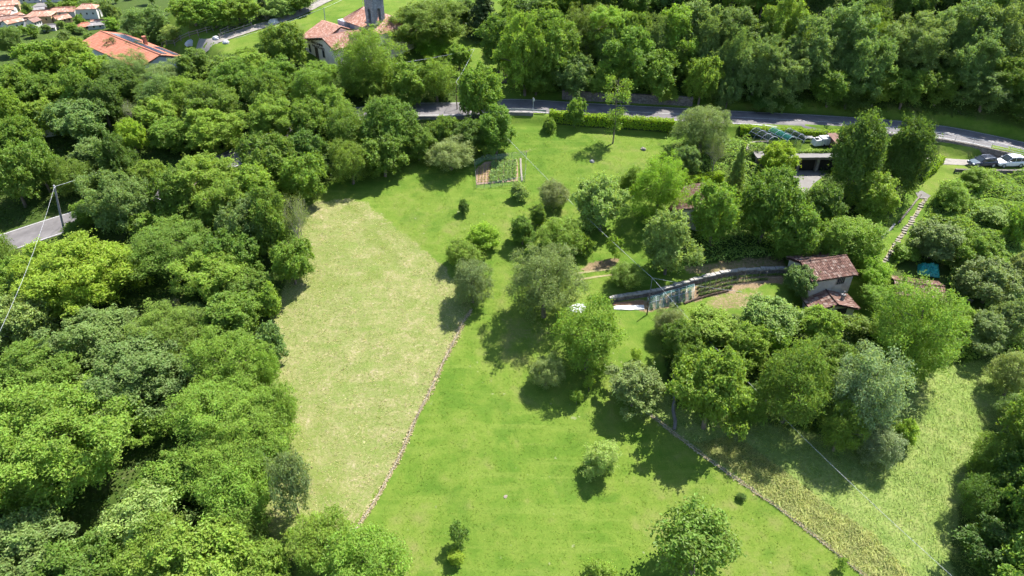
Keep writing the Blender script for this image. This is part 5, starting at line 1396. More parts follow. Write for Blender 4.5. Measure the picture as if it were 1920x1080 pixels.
def wood_fence(px, label, post=2.0):
    P = densify([gp(*p) for p in px], post); P[:, 2] = hz(P[:, 0], P[:, 1])
    o = P[0]
    r = empty("wooden_fence", o, 0, label, "fence", "rustic rail fences along the gravel path")
    for p in P:
        q = p - o; mb = MB(); mb.tube([(q[0], q[1], q[2] - .2), (q[0], q[1], q[2] + 1.15)], .085, 6); mb.build("post", M['wood'], r)
    for z in (.5, .95):
        for a, b in zip(P[:-1], P[1:]):
            mb = MB(); mb.tube([tuple(a - o + np.array([0, 0, z])), tuple(b - o + np.array([0, 0, z]))], .07, 5); mb.build("rail", M['wood'], r)
wood_fence([(305, 90), (340, 77), (372, 66), (400, 58)], "two-rail wooden fence behind the solar house, left of the gap")
wood_fence([(415, 66), (445, 52), (470, 42), (492, 34)], "two-rail wooden fence on the far side of the gravel path")
wood_fence([(412, 74), (440, 64), (473, 53)], "two-rail wooden fence on the near side of the gravel path")
wood_fence([(510, 30), (535, 21), (555, 14)], "two-rail wooden fence below the small sign behind the church")
wood_fence([(575, 14), (600, 2)], "short wooden fence at the bend of the gravel path", 1.5)
p = gp(551, 16); r = empty("notice_board", p, .2, "small white notice board above the wooden fence", "sign")
mb = MB(); mb.tube([(0, 0, -.2), (0, 0, 1.5)], .05, 5); mb.build("post", M['wood'], r)
mb = MB(); mb.box(-.25, .25, -.05, .0, 1.3, 2.0); mb.build("board", M['white'], r)
def rock(px, py, s, label, mat='palestone', name="boulder", h=.7, cat="boulder"):
    p = gp(px, py); rng = np.random.default_rng(int(px * 7 + py))
    n, m = 9, 6
    vs = [(0, 0, h * 1.0)]
    for j in range(1, m):
        for i in range(n):
            a = 2 * math.pi * i / n; t_ = math.pi * .62 * j / (m - 1)
            k = rng.uniform(.82, 1.15)
            vs.append((math.sin(t_) * math.cos(a) * k, math.sin(t_) * math.sin(a) * k, math.cos(t_) * h * k))
    fs = [(0, 1 + i, 1 + (i + 1) % n) for i in range(n)]
    for j in range(m - 2):
        for i in range(n):
            a, b = 1 + j * n + i, 1 + j * n + (i + 1) % n
            fs.append((a, a + n, b + n, b))
    mb = MB(); mb.add([(x * s, y * s * .8, z * s) for x, y, z in vs], fs)
    o = mb.build(name, M[mat]); o.location = (p[0], p[1], p[2]); o.rotation_euler = (0, 0, rng.uniform(0, 6))
    return tag(o, label, cat)
M['stonepale'] = plain('tan_stone', (.2, .165, .135), .9, .3, 3)
rock(357, 82, 1.15, "large white boulder at the left end of the gravel path", 'white')
rock(406, 73, .9, "white boulder between the two near path fences", 'white')
rock(498, 35, .9, "grey-white boulder standing where the path fences meet", 'palestone', h=1.5)
rock(513, 43, 1.2, "broad white boulder on the path edge left of the church", 'white')
rock(424, 80, .8, "white boulder below the near path fence", 'white')
rock(1206, 280, .5, "grey rock lying on the upper lawn", 'palestone')
rock(1110, 303, .45, "small dark stone on the upper lawn in shadow of the slender tree", 'pole')
rock(948, 931, .24, "pale stone alone on the lower lawn", 'stonepale', h=.35)

def hedge(px, w, h, label, col='vb', step=1.0, lift=0.0):
    P = densify([gp(*p) for p in px], step); P[:, 2] = hz(P[:, 0], P[:, 1]) + lift
    o = P[0].copy()
    r = empty("hedge", o, 0, label, "hedge")
    d = np.gradient(P[:, :2], axis=0); d /= np.linalg.norm(d, axis=1)[:, None] + 1e-9
    nr = np.stack([-d[:, 1], d[:, 0]], -1)
    mb = MB(); vs, fs = [], []
    for i, p in enumerate(P):
        for s in (-1, 1):
            for z in (-.3, h - .18):
                q = p[:2] - o[:2] + nr[i] * s * (w / 2 - .15); vs.append((q[0], q[1], p[2] - o[2] + z))
    for i in range(len(P) - 1):
        a, b = i * 4, i * 4 + 4
        fs += [(a, b, b + 1, a + 1), (a + 2, a + 3, b + 3, b + 2), (a + 1, b + 1, b + 3, a + 3)]
    n4 = len(P) * 4
    fs += [(0, 1, 3, 2), (n4 - 4, n4 - 2, n4 - 1, n4 - 3)]
    mb.add(vs, fs); mb.build("dark_core", M['hedgeshade'], r)  # solid dark core, the shade inside the hedge put into its colour
    L = np.linalg.norm(np.diff(P[:, :2], axis=0), axis=1).sum()
    rng = np.random.default_rng(int(px[0][0]))
    n = int(L * (w + 2 * h) * 95)
    k = rng.integers(0, len(P) - 1, n); u = rng.random(n)[:, None]
    c = P[k] * (1 - u) + P[k + 1] * u
    side = rng.random(n) * (w + 2 * h)
    off = np.where(side < h, -w / 2, np.where(side < h + w, side - h - w / 2, w / 2))
    zz = np.where(side < h, side, np.where(side < h + w, h, side - h - w))
    jj = rng.normal(size=(n, 3)) * .07
    lump = .08 * np.sin(c[:, 0] * 2.1 + off * 3) 
    C = np.stack([c[:, 0] + nr[k][:, 0] * off * (1 + lump), c[:, 1] + nr[k][:, 1] * off * (1 + lump), c[:, 2] + zz + np.where(zz >= h - 1e-6, lump + .05 * np.sin(c[:, 0] * 5), 0)], -1) + jj - o
    Nn = np.stack([nr[k][:, 0] * np.sign(off) * (zz < h), nr[k][:, 1] * np.sign(off) * (zz < h), (zz >= h) * 1.0 + .3], -1)
    ob = link("leaves", leaves("hedge_leaves", C, unit(Nn + rng.normal(size=(n, 3)) * .5), .12 * rng.uniform(.7, 1.3, n), rng.random(n), M['leaf'], rng), r)
    ob.color = (*COLR[col], 1)
M['hedgeshade'] = plain('hedge_inside', (.02, .035, .008), .9, .3)
BH = (.22, .34, .02)
COLR['hd'] = BH
hedge([(1030, 226), (1100, 233), (1180, 238), (1262, 244)], 1.3, 1.7, "bright clipped laurel hedge between the road and the upper lawn", 'hd')
hedge([(1385, 250), (1450, 254), (1520, 258), (1578, 261)], 1.2, 1.3, "bright clipped hedge behind the hoop frames", 'hd')
hedge([(1484, 293), (1530, 291.5), (1575, 290)], .55, .75, "low dark hedge along the garage roof edge", 'mg', lift=.1)
hedge([(1284, 352), (1310, 346), (1352, 338)], 1.3, 1.4, "short bright hedge under the bare grey tree", 'hd')
hedge([(1762, 304), (1745, 322), (1722, 340)], 1.1, 1.2, "bright hedge at the top of the stone steps", 'hd')

# ------------------------------------------------------------------ steps, channel, boundary strips
pth = gline([(1737, 370), (1717, 403), (1697, 432), (1676, 462), (1660, 488), (1640, 508)], .3)
sp_ = ribbon("stone_path", pth, .55, M['palegrass'], .02)
L = np.linalg.norm(np.diff(pth[:, :2], axis=0), axis=1); cum = np.concatenate([[0], np.cumsum(L)])
rg = random.Random(8)
n = 32
for i in range(n):
    s = cum[-1] * (i + .5) / n
    x = np.interp(s, cum, pth[:, 0]); y = np.interp(s, cum, pth[:, 1])
    mb = MB(); k = 7; rr = rg.uniform(.22, .36)
    poly = [(rr * rg.uniform(.8, 1.15) * math.cos(2 * math.pi * q / k) * 1.25, rr * rg.uniform(.8, 1.1) * math.sin(2 * math.pi * q / k) * .8) for q in range(k)]
    mb.prism(poly, -.1, rg.uniform(.1, .16))
    o = mb.build("stepping_stone", M['palestone']); o.location = (x + rg.uniform(-.16, .16), y + rg.uniform(-.08, .08), float(hz(x, y))); o.rotation_euler = (rg.uniform(-.08, .08), 0, rg.uniform(-.7, .7)); o.parent = sp_
slab = [gp(*p) for p in [(1716, 362), (1728, 358), (1745, 368), (1738, 374), (1722, 372)]]
mb = MB(); mb.add([(p[0], p[1], p[2] + .08) for p in slab], [list(range(5))]); tag(mb.build("landing", M['concrete']), kind="structure")
wall_along("low_wall", gline([(1727, 366), (1700, 400), (1684, 420)], .8), -.3, .25, .2, 'stonewall', "low grey kerb wall beside the upper stone steps")
wall_along("edge_board", gline([(1676, 424), (1662, 440), (1651, 450)], .8), -.3, .45, .25, 'pole', "dark edging wall beside the lower stone steps")

def rope_line(px, label, off=(0,), r_=.03, h=.14):
    P = gline(px, 1.2, h)
    o = P[0]
    r = empty("fence_line", o, 0, label, "fence")
    d = np.gradient(P[:, :2], axis=0); d /= np.linalg.norm(d, axis=1)[:, None]
    for f in off:
        Q = P.copy(); Q[:, :2] += np.stack([-d[:, 1], d[:, 0]], -1) * f
        mb = MB(); mb.tube([tuple(p - o) for p in Q], r_, 4); mb.build("wire_strand", M['wire'], r)
    for i in range(0, len(P), 5):
        q = P[i] - o; mb = MB(); mb.tube([(q[0], q[1], q[2] - .3), (q[0], q[1], q[2] + .28)], .03, 5); mb.build("peg", M['wood'], r)
B1 = [(884, 582), (868, 606), (848, 648), (830, 682), (806, 735), (780, 785), (752, 850), (730, 892), (700, 945), (682, 972), (660, 1004)]
B2 = [(1212, 773), (1262, 812), (1320, 856), (1390, 905), (1450, 946), (1510, 992), (1570, 1038), (1640, 1095)]
rope_line(B1, "pale wire fence line lying between the mown field and the lawn", (0,), .012)
rope_line(B2, "double pale fence line between the lawn and the straw meadow", (-.16, .16), .014)
def strip(name, px, w, col, label, seed, n):
    P = gline(px, .5)
    rng = np.random.default_rng(seed)
    k = rng.integers(0, len(P) - 1, n); u = rng.random(n)[:, None]
    c = P[k] * (1 - u) + P[k + 1] * u
    ww = w * (.35 + .7 * np.abs(np.sin(k * .21)) * np.abs(np.sin(k * .057 + .5)) + .3 * np.abs(np.sin(k * .083 + 1)))
    c[:, :2] += rng.normal(size=(n, 2)) * ww[:, None] * .4
    c[:, 2] = hz(c[:, 0], c[:, 1]) + .02 + .1 * rng.random(n)
    o = link(name, leaves(name, c, unit(rng.normal(size=(n, 3)) * .35 + np.array([0, 0, 1])), .1 * rng.uniform(.5, 1.5, n), rng.random(n), M['straw'], rng, .4))
    tag(o, label, "straw", None, "stuff")
t = NT('dead_straw'); isl = t.n("NewGeometry").outputs[8]
M['straw'] = t.finish(t.ramp(isl, [(0, (.22, .175, .09)), (.5, (.34, .28, .155)), (1, (.46, .39, .25))]), .95, spec=.03)
strip("dead_grass_strip", B1, .42, None, "pale dead grass and stones along the field boundary", 41, 3600)
strip("dead_verge_strip", B2, .3, None, "pale dead grass along the double fence line", 42, 2000)
ch = gline([(1261, 664), (1264, 690), (1263, 715), (1265, 745), (1262, 770), (1266, 790), (1264, 806)], .6)
r = empty("drain_channel", ch[0], 0, "pale half-round drain channel running down to the double fence line", "channel")
mb = MB(); mb.tube([tuple(p - ch[0] + np.array([0, 0, .06])) for p in ch], .2, 8); mb.build("channel_pipe", M['concrete'], r)

# ------------------------------------------------------------------ terraced vegetable garden
M['whitecap'] = plain('whitish_cap_stone', (.25, .238, .215), .9, .18, 2, .4)
wall_along("garden_wall", gline([(1142, 566), (1168, 561), (1220, 553), (1262, 543), (1292, 534), (1340, 521), (1382, 514), (1440, 511), (1476, 510)], .6), -.5, .62, .45, 'stonewall', "long curved dry-stone garden wall with whitish capping", cap='whitecap')
def sheet(px, label, h=.12, mat='white', name="ground_sheet", cat="sheet"):
    c = [gp(*p) for p in px]
    mb = MB(); mb.add([(p[0], p[1], p[2] + h) for p in c] + [(p[0], p[1], p[2] - .1) for p in c], [list(range(len(c)))] + [(i, (i + 1) % len(c), len(c) + (i + 1) % len(c), len(c) + i) for i in range(len(c))])
    return tag(mb.build(name, M[mat]), label, cat)
sheet([(1150, 574.5), (1180, 573.5), (1207, 573), (1208, 581), (1180, 582), (1151, 581)], "white ground sheet stretched over the garden bed left of the net tunnel")
sheet([(1066, 576), (1082, 570), (1100, 572), (1098, 580), (1088, 589), (1070, 584)], "crumpled white sheet under the bright green tree")
sheet([(1150, 568), (1207, 565), (1207, 572), (1150, 573.5)], "strip of bare brown soil above the white ground sheet", .1, 'soil', "soil_bed", "garden bed")
def net_tunnel():
    A = [gp(*p) for p in [(1213, 566), (1300, 541), (1300, 563), (1216, 584)]]  # back-left, back-right, front-right, front-left
    o = A[3]
    r = empty("net_tunnel", o, 0, "low metal hoop frame with teal netting over vegetable rows", "net tunnel")
    n = 7
    net_v = []
    for i in range(n):
        u = i / (n - 1)
        b = A[0] * (1 - u) + A[1] * u - o; f = A[3] * (1 - u) + A[2] * u - o
        pts = [b + np.array([0, 0, 0]), b + np.array([0, 0, .75]), b * .75 + f * .25 + np.array([0, 0, .95]), b * .4 + f * .6 + np.array([0, 0, .75]), f * .97 + b * .03 + np.array([0, 0, .05])]
        mb = MB(); mb.tube([tuple(p) for p in pts], .024, 5); mb.build("hoop", M['metal'], r)
        net_v.append(pts)
    for k in (1, 2, 3):
        mb = MB(); mb.tube([tuple(p[k]) for p in net_v], .02, 4); mb.build("rail", M['metal'], r)
    mb = MB()
    vs = [tuple(p[k]) for p in net_v for k in range(3)]
    mb.add(vs, [(i * 3 + k, (i + 1) * 3 + k, (i + 1) * 3 + k + 1, i * 3 + k + 1) for i in range(n - 1) for k in range(2)]); mb.build("netting", M['net'], r)
    mb = MB(); vs = [tuple(p[k]) for p in net_v for k in (2, 3, 4)]
    mb.add(vs, [(i * 3 + k, (i + 1) * 3 + k, (i + 1) * 3 + k + 1, i * 3 + k + 1) for i in range(n - 1) for k in range(2)]); mb.build("netting", M['mesh'], r)
    return A
A = net_tunnel()
M['plotsoil'] = plain('dry_plot_soil', (.22, .15, .1), .95, .3, 4, .7)
def crop_row(a, b, label, n, size, col, hgt=.25, spread=.16, seed=1, name="crop_row", group=None, stakes=0):
    a, b = np.array(a), np.array(b)
    rng = np.random.default_rng(seed)
    r = empty(name, a, 0, label, "crop row", group)
    k = 46 * n
    pl = (rng.integers(0, n, k) + .5) / n
    P = a + (b - a) * pl[:, None] + np.concatenate([rng.normal(size=(k, 2)) * spread, np.zeros((k, 1))], 1)
    P[:, 2] = hz(P[:, 0], P[:, 1]) + .12 + hgt * rng.random(k)
    ob = link("plants", leaves("row_leaves", P - a, unit(rng.normal(size=(k, 3)) * .5 + np.array([0, 0, 1])), size * rng.uniform(.6, 1.3, k), rng.random(k), M['leaf'], rng), r); ob.color = (*col, 1); ob["kind"] = "stuff"
    mb = MB(); m = 14; vs = []
    d = (b - a)[:2] / np.linalg.norm((b - a)[:2]); nn = np.array([-d[1], d[0]])
    for i in range(m + 1):
        p = a + (b - a) * i / m
        for off, z in ((-.3, .0), (-.1, .12), (.1, .12), (.3, .0)):
            q = p[:2] + nn * off; vs.append((q[0] - a[0], q[1] - a[1], float(hz(q[0], q[1])) + z - a[2]))
    mb.add(vs, [(i * 4 + j, i * 4 + j + 1, i * 4 + j + 5, i * 4 + j + 4) for i in range(m) for j in range(3)]); mb.build("soil_ridge", M['plotsoil'], r)
    for s in range(stakes):
        p = a + (b - a) * (s + .5) / stakes - a
        mb = MB(); mb.tube([(p[0], p[1], p[2] - .1), (p[0] + .05, p[1], p[2] + 1.5)], .03, 4); mb.build("stake", M['wood'], r)
ORD = ["first", "second", "third", "fourth", "fifth", "sixth", "seventh", "eighth"]
for i in range(7):
    u = (i + .5) / 7
    crop_row((A[0] * (1 - u) + A[1] * u) * .9 + (A[3] * (1 - u) + A[2] * u) * .1, (A[0] * (1 - u) + A[1] * u) * .1 + (A[3] * (1 - u) + A[2] * u) * .9, f"{ORD[i]} vegetable row from the left under the net tunnel", 9, .07, (.06, .12, .03), .2, .1, 60 + i, group="vegetable rows under the net tunnel")
vine = [[(1308, 541), (1345, 531), (1385, 523), (1465, 518)], [(1308, 549), (1345, 539), (1385, 531), (1440, 526)], [(1310, 556), (1340, 549), (1372, 541)]]
for i, px in enumerate(vine):
    P = gline(px, 6)
    for j in range(len(P) - 1):
        crop_row(P[j], P[j + 1], f"stretch {ORD[j]} from the left of the {['upper', 'middle', 'lower'][i]} curved vine row on the terrace", 12, .055, (.1, .17, .04), .35, .08, 80 + i * 10 + j, "vine_row", "curved vine rows on the terrace", 2)
P = gline([(1283, 570), (1310, 560), (1340, 552), (1366, 546)], 1.0, .12)
r = empty("log_edging", P[0], 0, "curved row of logs edging the lower side of the terrace", "edging")
for a, b in zip(P[:-1], P[1:]):
    mb = MB(); mb.tube([tuple(a - P[0]), tuple(b - P[0])], .14, 6); mb.build("log", M['darkwood'], r)
def post(px, py, h, label, top=None, r_=.06, mat='wood', name="post", cat="post"):
    p = gp(px, py)
    r = empty(name, p, 0, label, cat)
    tp = Vector((0, 0, h)) if top is None else Vector(top) - Vector(p)
    mb = MB(); mb.tube([(0, 0, -.4), tuple(tp * .5), tuple(tp)], [r_ * 1.15, r_, r_ * .8], 7); mb.build("shaft", M[mat], r)
    return r, Vector(p) + tp
post(1213, 590, 3.0, "dark wooden post in front of the net tunnel", r_=.07, mat='darkwood')

# fenced vegetable plot
PLOT = [gp(*p) for p in [(893, 318), (909, 304), (970, 299), (972, 340), (893, 347)]]
mb = MB(); mb.add([(p[0], p[1], p[2] + .07) for p in PLOT], [list(range(5))]); tag(mb.build("soil_bed", M['plotsoil']), "brown tilled soil of the fenced vegetable plot", "garden bed")
tops = [(926, 305), (934, 304), (942, 303.5), (950, 303), (957.5, 302.5), (965, 302)]
bots = [(921, 343), (930, 342.5), (939, 341.5), (948.5, 340), (955.5, 338.5), (964, 335.5)]
for i in range(6):
    crop_row(gp(*tops[i]), gp(*bots[i]), f"{ORD[i]} pale green crop row from the left in the fenced plot", 13, .16, (.2, .3, .11), .3, .17, 100 + i, group="pale crop rows in the fenced plot")
for i, x in enumerate((897, 903, 909, 915)):
    crop_row(gp(x + 3, 312 - i * 1.2), gp(x, 344), f"{ORD[i]} sparse dry seedling row at the left of the fenced plot", 8, .06, (.3, .28, .12), .12, .09, 120 + i, group="sparse rows in the fenced plot")
def plot_fence():
    px = [(893, 353), (908, 354), (920, 352), (942, 349), (963, 345), (984, 341), (986, 318), (987, 294), (960, 297), (931, 300), (911, 300), (890, 312), (892, 335)]
    P = [gp(*p) for p in px]; o = P[0]
    r = empty("garden_fence", o, 0, "wire mesh fence on thin posts round the vegetable plot", "fence")
    for p in P:
        q = p - o; mb = MB(); mb.tube([(q[0], q[1], q[2] - .2), (q[0], q[1], q[2] + 1.05)], .032, 5); mb.build("post", M['wood'], r)
    mb = MB(); n = len(P)
    for i in range(n):
        a, b = P[i] - o, P[(i + 1) % n] - o
        mb.add([(a[0], a[1], a[2] + .05), (b[0], b[1], b[2] + .05), (b[0], b[1], b[2] + .95), (a[0], a[1], a[2] + .95)], [(0, 1, 2, 3)])
    mb.build("wire_mesh", M['mesh'], r)
    for i in range(n):
        a, b = P[i] - o, P[(i + 1) % n] - o
        mb = MB(); mb.tube([(a[0], a[1], a[2] + .97), (b[0], b[1], b[2] + .97)], .008, 4); mb.build("top_wire", M['metal'], r)
plot_fence()
pk = gline([(976, 298), (977, 318), (979, 340)], .6, .05)
r = empty("plank_edging", pk[0], 0, "pale plank laid along the right side of the fenced plot", "plank")
mb = MB()
for a, b in zip(pk[:-1], pk[1:]):
    a, b = a - pk[0], b - pk[0]; mb.hexa([(a[0] - .14, a[1], a[2] - .1), (a[0] + .14, a[1], a[2] - .1), (b[0] + .14, b[1], b[2] - .1), (b[0] - .14, b[1], b[2] - .1)], [(a[0] - .14, a[1], a[2] + .08), (a[0] + .14, a[1], a[2] + .08), (b[0] + .14, b[1], b[2] + .08), (b[0] - .14, b[1], b[2] + .08)])
mb.build("plank", M['palestone'], r)

# ------------------------------------------------------------------ terrace above the garage
def hoops(px, py, W, Lg, rot, label, net, hh=1.9):
    p = gp(px, py)
    r = empty("hoop_frame", (p[0], p[1], p[2]), rot, label, "greenhouse frame", "hoop frames on the terrace")
    n, m = 12, 4
    rows = []
    for j in range(m):
        y = -Lg / 2 + Lg * j / (m - 1)
        pts = [(W / 2 * math.cos(math.pi * k / n), y, hh * math.sin(math.pi * k / n) ** .85) for k in range(n + 1)]
        rows.append(pts); mb = MB(); mb.tube(pts, .032, 4); mb.build("hoop", M['metal'], r)
    for k in (3, 6, 9):
        mb = MB(); mb.tube([rw[k] for rw in rows], .028, 4); mb.build("rail", M['metal'], r)
    mb = MB(); vs = [q for rw in rows for q in rw]
    mb.add(vs, [(j * (n + 1) + k, j * (n + 1) + k + 1, (j + 1) * (n + 1) + k + 1, (j + 1) * (n + 1) + k) for j in range(m - 1) for k in range(n)]); mb.build("netting", M[net], r)
hoops(1430, 268, 3.0, 4.2, math.radians(24), "leftmost round hoop frame behind the yellow tree", 'shadenet')
hoops(1463, 268, 2.6, 4.4, math.radians(26), "teal netted hoop frame in the middle of three", 'net')
hoops(1492, 269, 2.1, 4.2, math.radians(26), "rightmost dark hoop frame beside the terrace lawn", 'shadenet')
p = gp(1541, 273)
r = empty("covered_trailer", p, math.radians(6), "white covered trailer with ribbed box on the terrace lawn", "trailer")
mb = MB(); mb.box(-.5, 1.7, -.75, .75, .35, 1.45); b_ = mb.build("box_body", M['white'], r)
mb = MB()
for k in range(5): mb.box(-.4 + k * .5, -.28 + k * .5, -.79, .79, .36, 1.5)
mb.build("ribs", M['whitewall'], b_)
mb = MB(); mb.hexa([(-1.7, -.75, .3), (-.55, -.75, .3), (-.55, .75, .3), (-1.7, .75, .3)], [(-1.45, -.65, 1.15), (-.55, -.7, 1.3), (-.55, .7, 1.3), (-1.45, .65, 1.15)]); mb.build("front_cover", M['whitewall'], r)
mb = MB(); mb.box(-1.35, -.75, -.4, .4, 1.2, 1.28); mb.build("hatch", M['glass'], r)
for sx_ in (-.1, .9):
    for s in (-1, 1):
        mb = MB(); mb.tube([(sx_, s * .78, .28), (sx_, s * .6, .28)], .28, 10); mb.build("wheel", M['tyre'], r)
p = gp(1514, 266)
r = empty("garden_table", p, math.radians(4), "dark garden table beside the white trailer", "table")
mb = MB(); mb.box(-.75, .75, -.45, .45, .78, .84); mb.build("table_top", M['pole'], r)
for sx_ in (-.65, .65):
    for s in (-.35, .35):
        mb = MB(); mb.box(sx_ - .04, sx_ + .04, s - .04, s + .04, 0, .78); mb.build("leg", M['metal'], r)
p = gp(1566, 279)
r = empty("brown_shelter", p, math.radians(6), "brown boarded shelter at the right end of the terrace lawn", "shelter")
mb = MB(); mb.box(-.7, 1.9, -1.2, 1.5, 0, 1.5); mb.build("walls", M['brownpanel'], r)
mb = MB(); mb.hexa([(-1.0, -1.5, 1.5), (2.2, -1.5, 1.5), (2.2, 1.8, 1.9), (-1.0, 1.8, 1.9)], [(-1.0, -1.5, 1.58), (2.2, -1.5, 1.58), (2.2, 1.8, 1.98), (-1.0, 1.8, 1.98)]); mb.build("roof", M['brownpanel'], r)
mb = MB(); mb.box(-.9, -.72, -1.35, -1.2, 0, 1.5); mb.build("corner_post", M['concrete'], r)
wall_along("bed_wall", gline([(1400, 285), (1408, 272), (1440, 270)], .8), -.3, .5, .35, 'palestone', "low stone edging of the raised bed left of the hoop frames")

# teal tarpaulin, bench plank
def tarp():
    p = gp(1740, 510)
    rng = np.random.default_rng(4)
    n = 22
    us = np.linspace(-1, 1, n)
    X, Y = np.meshgrid(us, us)
    Zt = .85 * np.clip(1.15 - np.maximum(np.abs(X), np.abs(Y)) ** 4, 0, 1) + .35 * np.exp(-((X - .3) ** 2 + (Y - .3) ** 2) * 5) + .14 * np.sin(X * 7 + Y * 4) * np.sin(Y * 6 - X * 3) + .05 * rng.normal(size=X.shape)
    Zt = np.where((np.abs(X) > .95) | (np.abs(Y) > .95), .03, Zt)
    V = np.stack([X * 1.35 + .12 * Y, Y * 1.15 + .05 * rng.normal(size=X.shape), Zt], -1).reshape(-1, 3)
    I = np.arange(n * n).reshape(n, n)
    Q = np.stack([I[:-1, :-1], I[:-1, 1:], I[1:, 1:], I[1:, :-1]], -1).reshape(-1, 4)
    o = link("tarpaulin", mesh_np("tarpaulin", V, Q, M['tarp'])); o.location = p; o.rotation_euler = (0, 0, -.3)
    tag(o, "crumpled teal tarpaulin over a heap behind the ruined shed", "tarpaulin")
tarp()
p = gp(1812, 567)
r = empty("plank_bench", p, .02, "plain pale plank bench in the shade right of the ruined shed", "bench")
mb = MB(); mb.box(-.75, .75, -.16, .16, .38, .44); mb.build("seat", M['palestone'], r)
for x in (-.55, .55):
    mb = MB(); mb.box(x - .05, x + .05, -.13, .13, -.1, .38); mb.build("leg", M['wood'], r)
wall_along("white_parapet", gline([(74, 258), (90, 256), (112, 252)], 1.0), -.3, 3.0, .4, 'whitewall', "white wall showing between the trees of the left wood")

# ------------------------------------------------------------------ cars
def car(px, py, rot, paint, label, L=4.2, W=1.78, Hc=1.55, bonnet=None, roofrack=True):
    p = gp(px, py)
    r = empty("parked_car", (p[0], p[1], LOT_Z + .06), rot, label, "car", "cars parked beside the road")
    # local +x = front ; stations (x, half width low, belt z, bottom z)
    def loft(st, name, mat, parent=r, cap=True):
        mb = MB(); vs = []; n = None
        for x, prof in st:
            ring = [(x, y, z) for y, z in prof] + [(x, -y, z) for y, z in reversed(prof)]
            n = len(ring); vs += ring
        fs = []
        for i in range(len(st) - 1):
            for k in range(n):
                fs.append((i * n + k, i * n + (k + 1) % n, (i + 1) * n + (k + 1) % n, (i + 1) * n + k))
        fs.append(list(range(n))[::-1]); fs.append([(len(st) - 1) * n + k for k in range(n)])
        mb.add(vs, fs)
        return mb.build(name, M[mat], parent, False)
    w = W / 2
    body = []
    for x, k, zb, zt in [(-L / 2, .82, .42, .78), (-L / 2 + .12, .95, .3, .95), (-L / 2 + .6, 1, .24, 1.0), (0, 1, .22, .98), (L / 2 - 1.25, 1, .24, .96), (L / 2 - .45, .96, .26, .84), (L / 2 - .1, .86, .32, .72), (L / 2, .74, .4, .6)]:
        body.append((x, [(w * k * .9, zb), (w * k, zb + .16), (w * k, zt - .16), (w * k * .93, zt - .03), (w * k * .7, zt)]))
    b = loft(body, "body", paint)
    cab = []
    for x, k, zt in [(-L / 2 + .1, .78, .98), (-L / 2 + .5, .82, Hc - .1), (-.3, .84, Hc - .02), (.35, .82, Hc - .06), (1.0, .8, 1.0)]:
        cab.append((x, [(w * .9, .93), (w * k * 1.0, max(.95, zt - .14)), (w * k * .9, zt)]))
    loft(cab, "windows", 'glass')
    roof = [(x, [(w * k, zt - .05), (w * k, zt), (w * k * .8, zt + .04)]) for x, k, zt in [(-L / 2 + .38, .76, Hc - .1), (-.9, .8, Hc), (-.3, .8, Hc + .01), (.3, .77, Hc - .03)]]
    loft(roof, "roof_panel", paint)
    mb = MB()
    for s in (-1, 1):
        for x0, z0, x1, z1 in ((1.0, .98, .33, Hc - .06), (-.35, .95, -.32, Hc - .06), (-1.25, .95, -1.2, Hc - .1)):
            mb.tube([(x0, s * w * .9, z0), (x1, s * w * .83, z1)], .035, 4)
    mb.build("pillars", M[paint], r)
    if bonnet:
        bb = [(x, [(w * .66 * k, zt - .02), (w * .6 * k, zt + .012), (w * .3 * k, zt + .02)]) for x, k, zt in [(L / 2 - 1.1, 1.2, .95), (L / 2 - .5, 1.15, .86), (L / 2 - .15, .95, .74)]]
        loft(bb, "bonnet", bonnet)
    for x in (-L / 2 + .78, L / 2 - .82):
        for s in (-1, 1):
            mb = MB(); mb.tube([(x, s * (w - .2), .33), (x, s * (w + .015), .33)], .33, 14); wh = mb.build("wheel", M['tyre'], r)
            mb = MB(); mb.tube([(x, s * (w + .01), .33), (x, s * (w + .03), .33)], .2, 12); mb.build("rim", M['metal'], wh)
    for s in (-1, 1):
        mb = MB(); mb.box(L / 2 - .22, L / 2 - .03, s * .62 - .16, s * .62 + .16, .62, .74); mb.build("headlight", M['lampglass'], r)
        mb = MB(); mb.box(.55, .75, s * (w + .12) - .1, s * (w + .12) + .1, .98, 1.12); mb.build("wing_mirror", M[paint], r)
        if roofrack:
            mb = MB(); mb.tube([(-1.3, s * w * .68, Hc + .08), (.1, s * w * .68, Hc + .08)], .025, 4); mb.build("roof_rail", M['metal'], r)
    mb = MB(); mb.box(L / 2 - .03, L / 2 + .02, -.26, .26, .38, .5); mb.build("number_plate", M['white'], r)
car(1839, 311, math.radians(180 + 8), 'darkcar', "dark blue car parked nose-left beside the white car", 4.25, 1.78, 1.5, 'greycar')
car(1889, 310.5, math.radians(180 + 4), 'whitecar', "white sport utility car parked behind the dark blue car", 4.35, 1.85, 1.62)

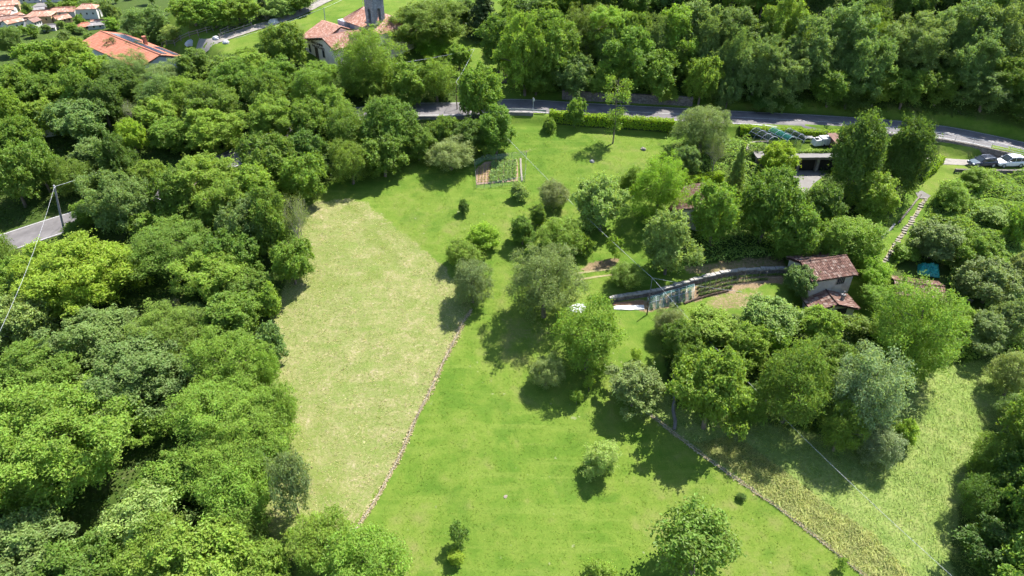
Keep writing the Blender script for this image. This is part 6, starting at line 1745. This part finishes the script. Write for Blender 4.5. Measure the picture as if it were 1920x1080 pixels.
# ------------------------------------------------------------------ poles and overhead wires
def wire(a, b, label, sag=.5, r_=.028, n=24, name="overhead_wire"):
    a, b = Vector(a), Vector(b)
    pts = []
    for i in range(n + 1):
        u = i / n; q = a.lerp(b, u) - a; q.z -= sag * 4 * u * (1 - u); pts.append(tuple(q))
    mb = MB(); mb.tube(pts, r_, 5)
    o = mb.build(name, M['wire']); o.location = a
    return tag(o, label, "wire")
def on_ray(px, py, y):
    d = ray(px, py); t_ = y / d[1]
    return Vector((d[0] * t_, y, CAMZ + d[2] * t_))
b0 = gp(121, 438)
r, tp = post(121, 438, 7.5, "dark leaning utility pole beside the sunlit road at left", on_ray(102, 350, b0[1] + .3), .14, 'pole', "utility_pole", "pole")
mb = MB(); q = tp - Vector(b0); mb.tube([(q.x, q.y - .16, q.z - .1), (q.x, q.y + .16, q.z - .1)], .09, 6); mb.tube([(q.x, q.y, q.z), (q.x, q.y, q.z + .22)], .1, 7); mb.build("insulator", M['white'], r)
wire(tp, on_ray(300, 272, 112), "overhead wire running from the leaning pole into the left wood", .4, .025)
wire(tp, on_ray(-40, 700, 48), "overhead wire dropping from the leaning pole towards the lower left", .9, .018)
r, tg = post(1217, 560, 3.2, "thin pole carrying the long wire above the net tunnel", on_ray(1223, 521, gp(1217, 560)[1]), .05, 'pole', "wire_pole", "pole")
rr_ = gp(857, 205)
r, tr2 = post(857, 206, 6.2, "dark roadside pole behind the tall tree on the road edge", on_ray(855, 154, rr_[1]), .08, 'darkwood', "roadside_pole", "pole")
wire(tr2, tg, "long overhead wire from the roadside pole down to the net tunnel", .9, .024, 40)
wire(tg, on_ray(1830, 1120, 34), "long overhead wire from the net tunnel to the lower right corner", 1.2, .02, 40)
wire(tg, on_ray(1480, 556, 74.5), "short wire from the thin pole towards the old house", .3, .018)
t3 = on_ray(889, 92, 130)
wire(tr2, t3, "wire rising from the roadside pole into the trees", .25, .026)
wire(t3, on_ray(735, 120, 122), "wire running left from the hillside trees towards the church", .2, .026)
pc = gp(611, 48)
r, tpc = post(611, 48, 5.5, "thin grey pole on the meadow behind the church", on_ray(607, 15, pc[1]), .09, 'metal', "meadow_pole", "pole")
wire(tpc, on_ray(440, 72, 140), "white wire running left from the meadow pole", .3, .03)
wire(tpc, on_ray(660, -12, 170), "white wire running up from the meadow pole to the top edge", .2, .03)
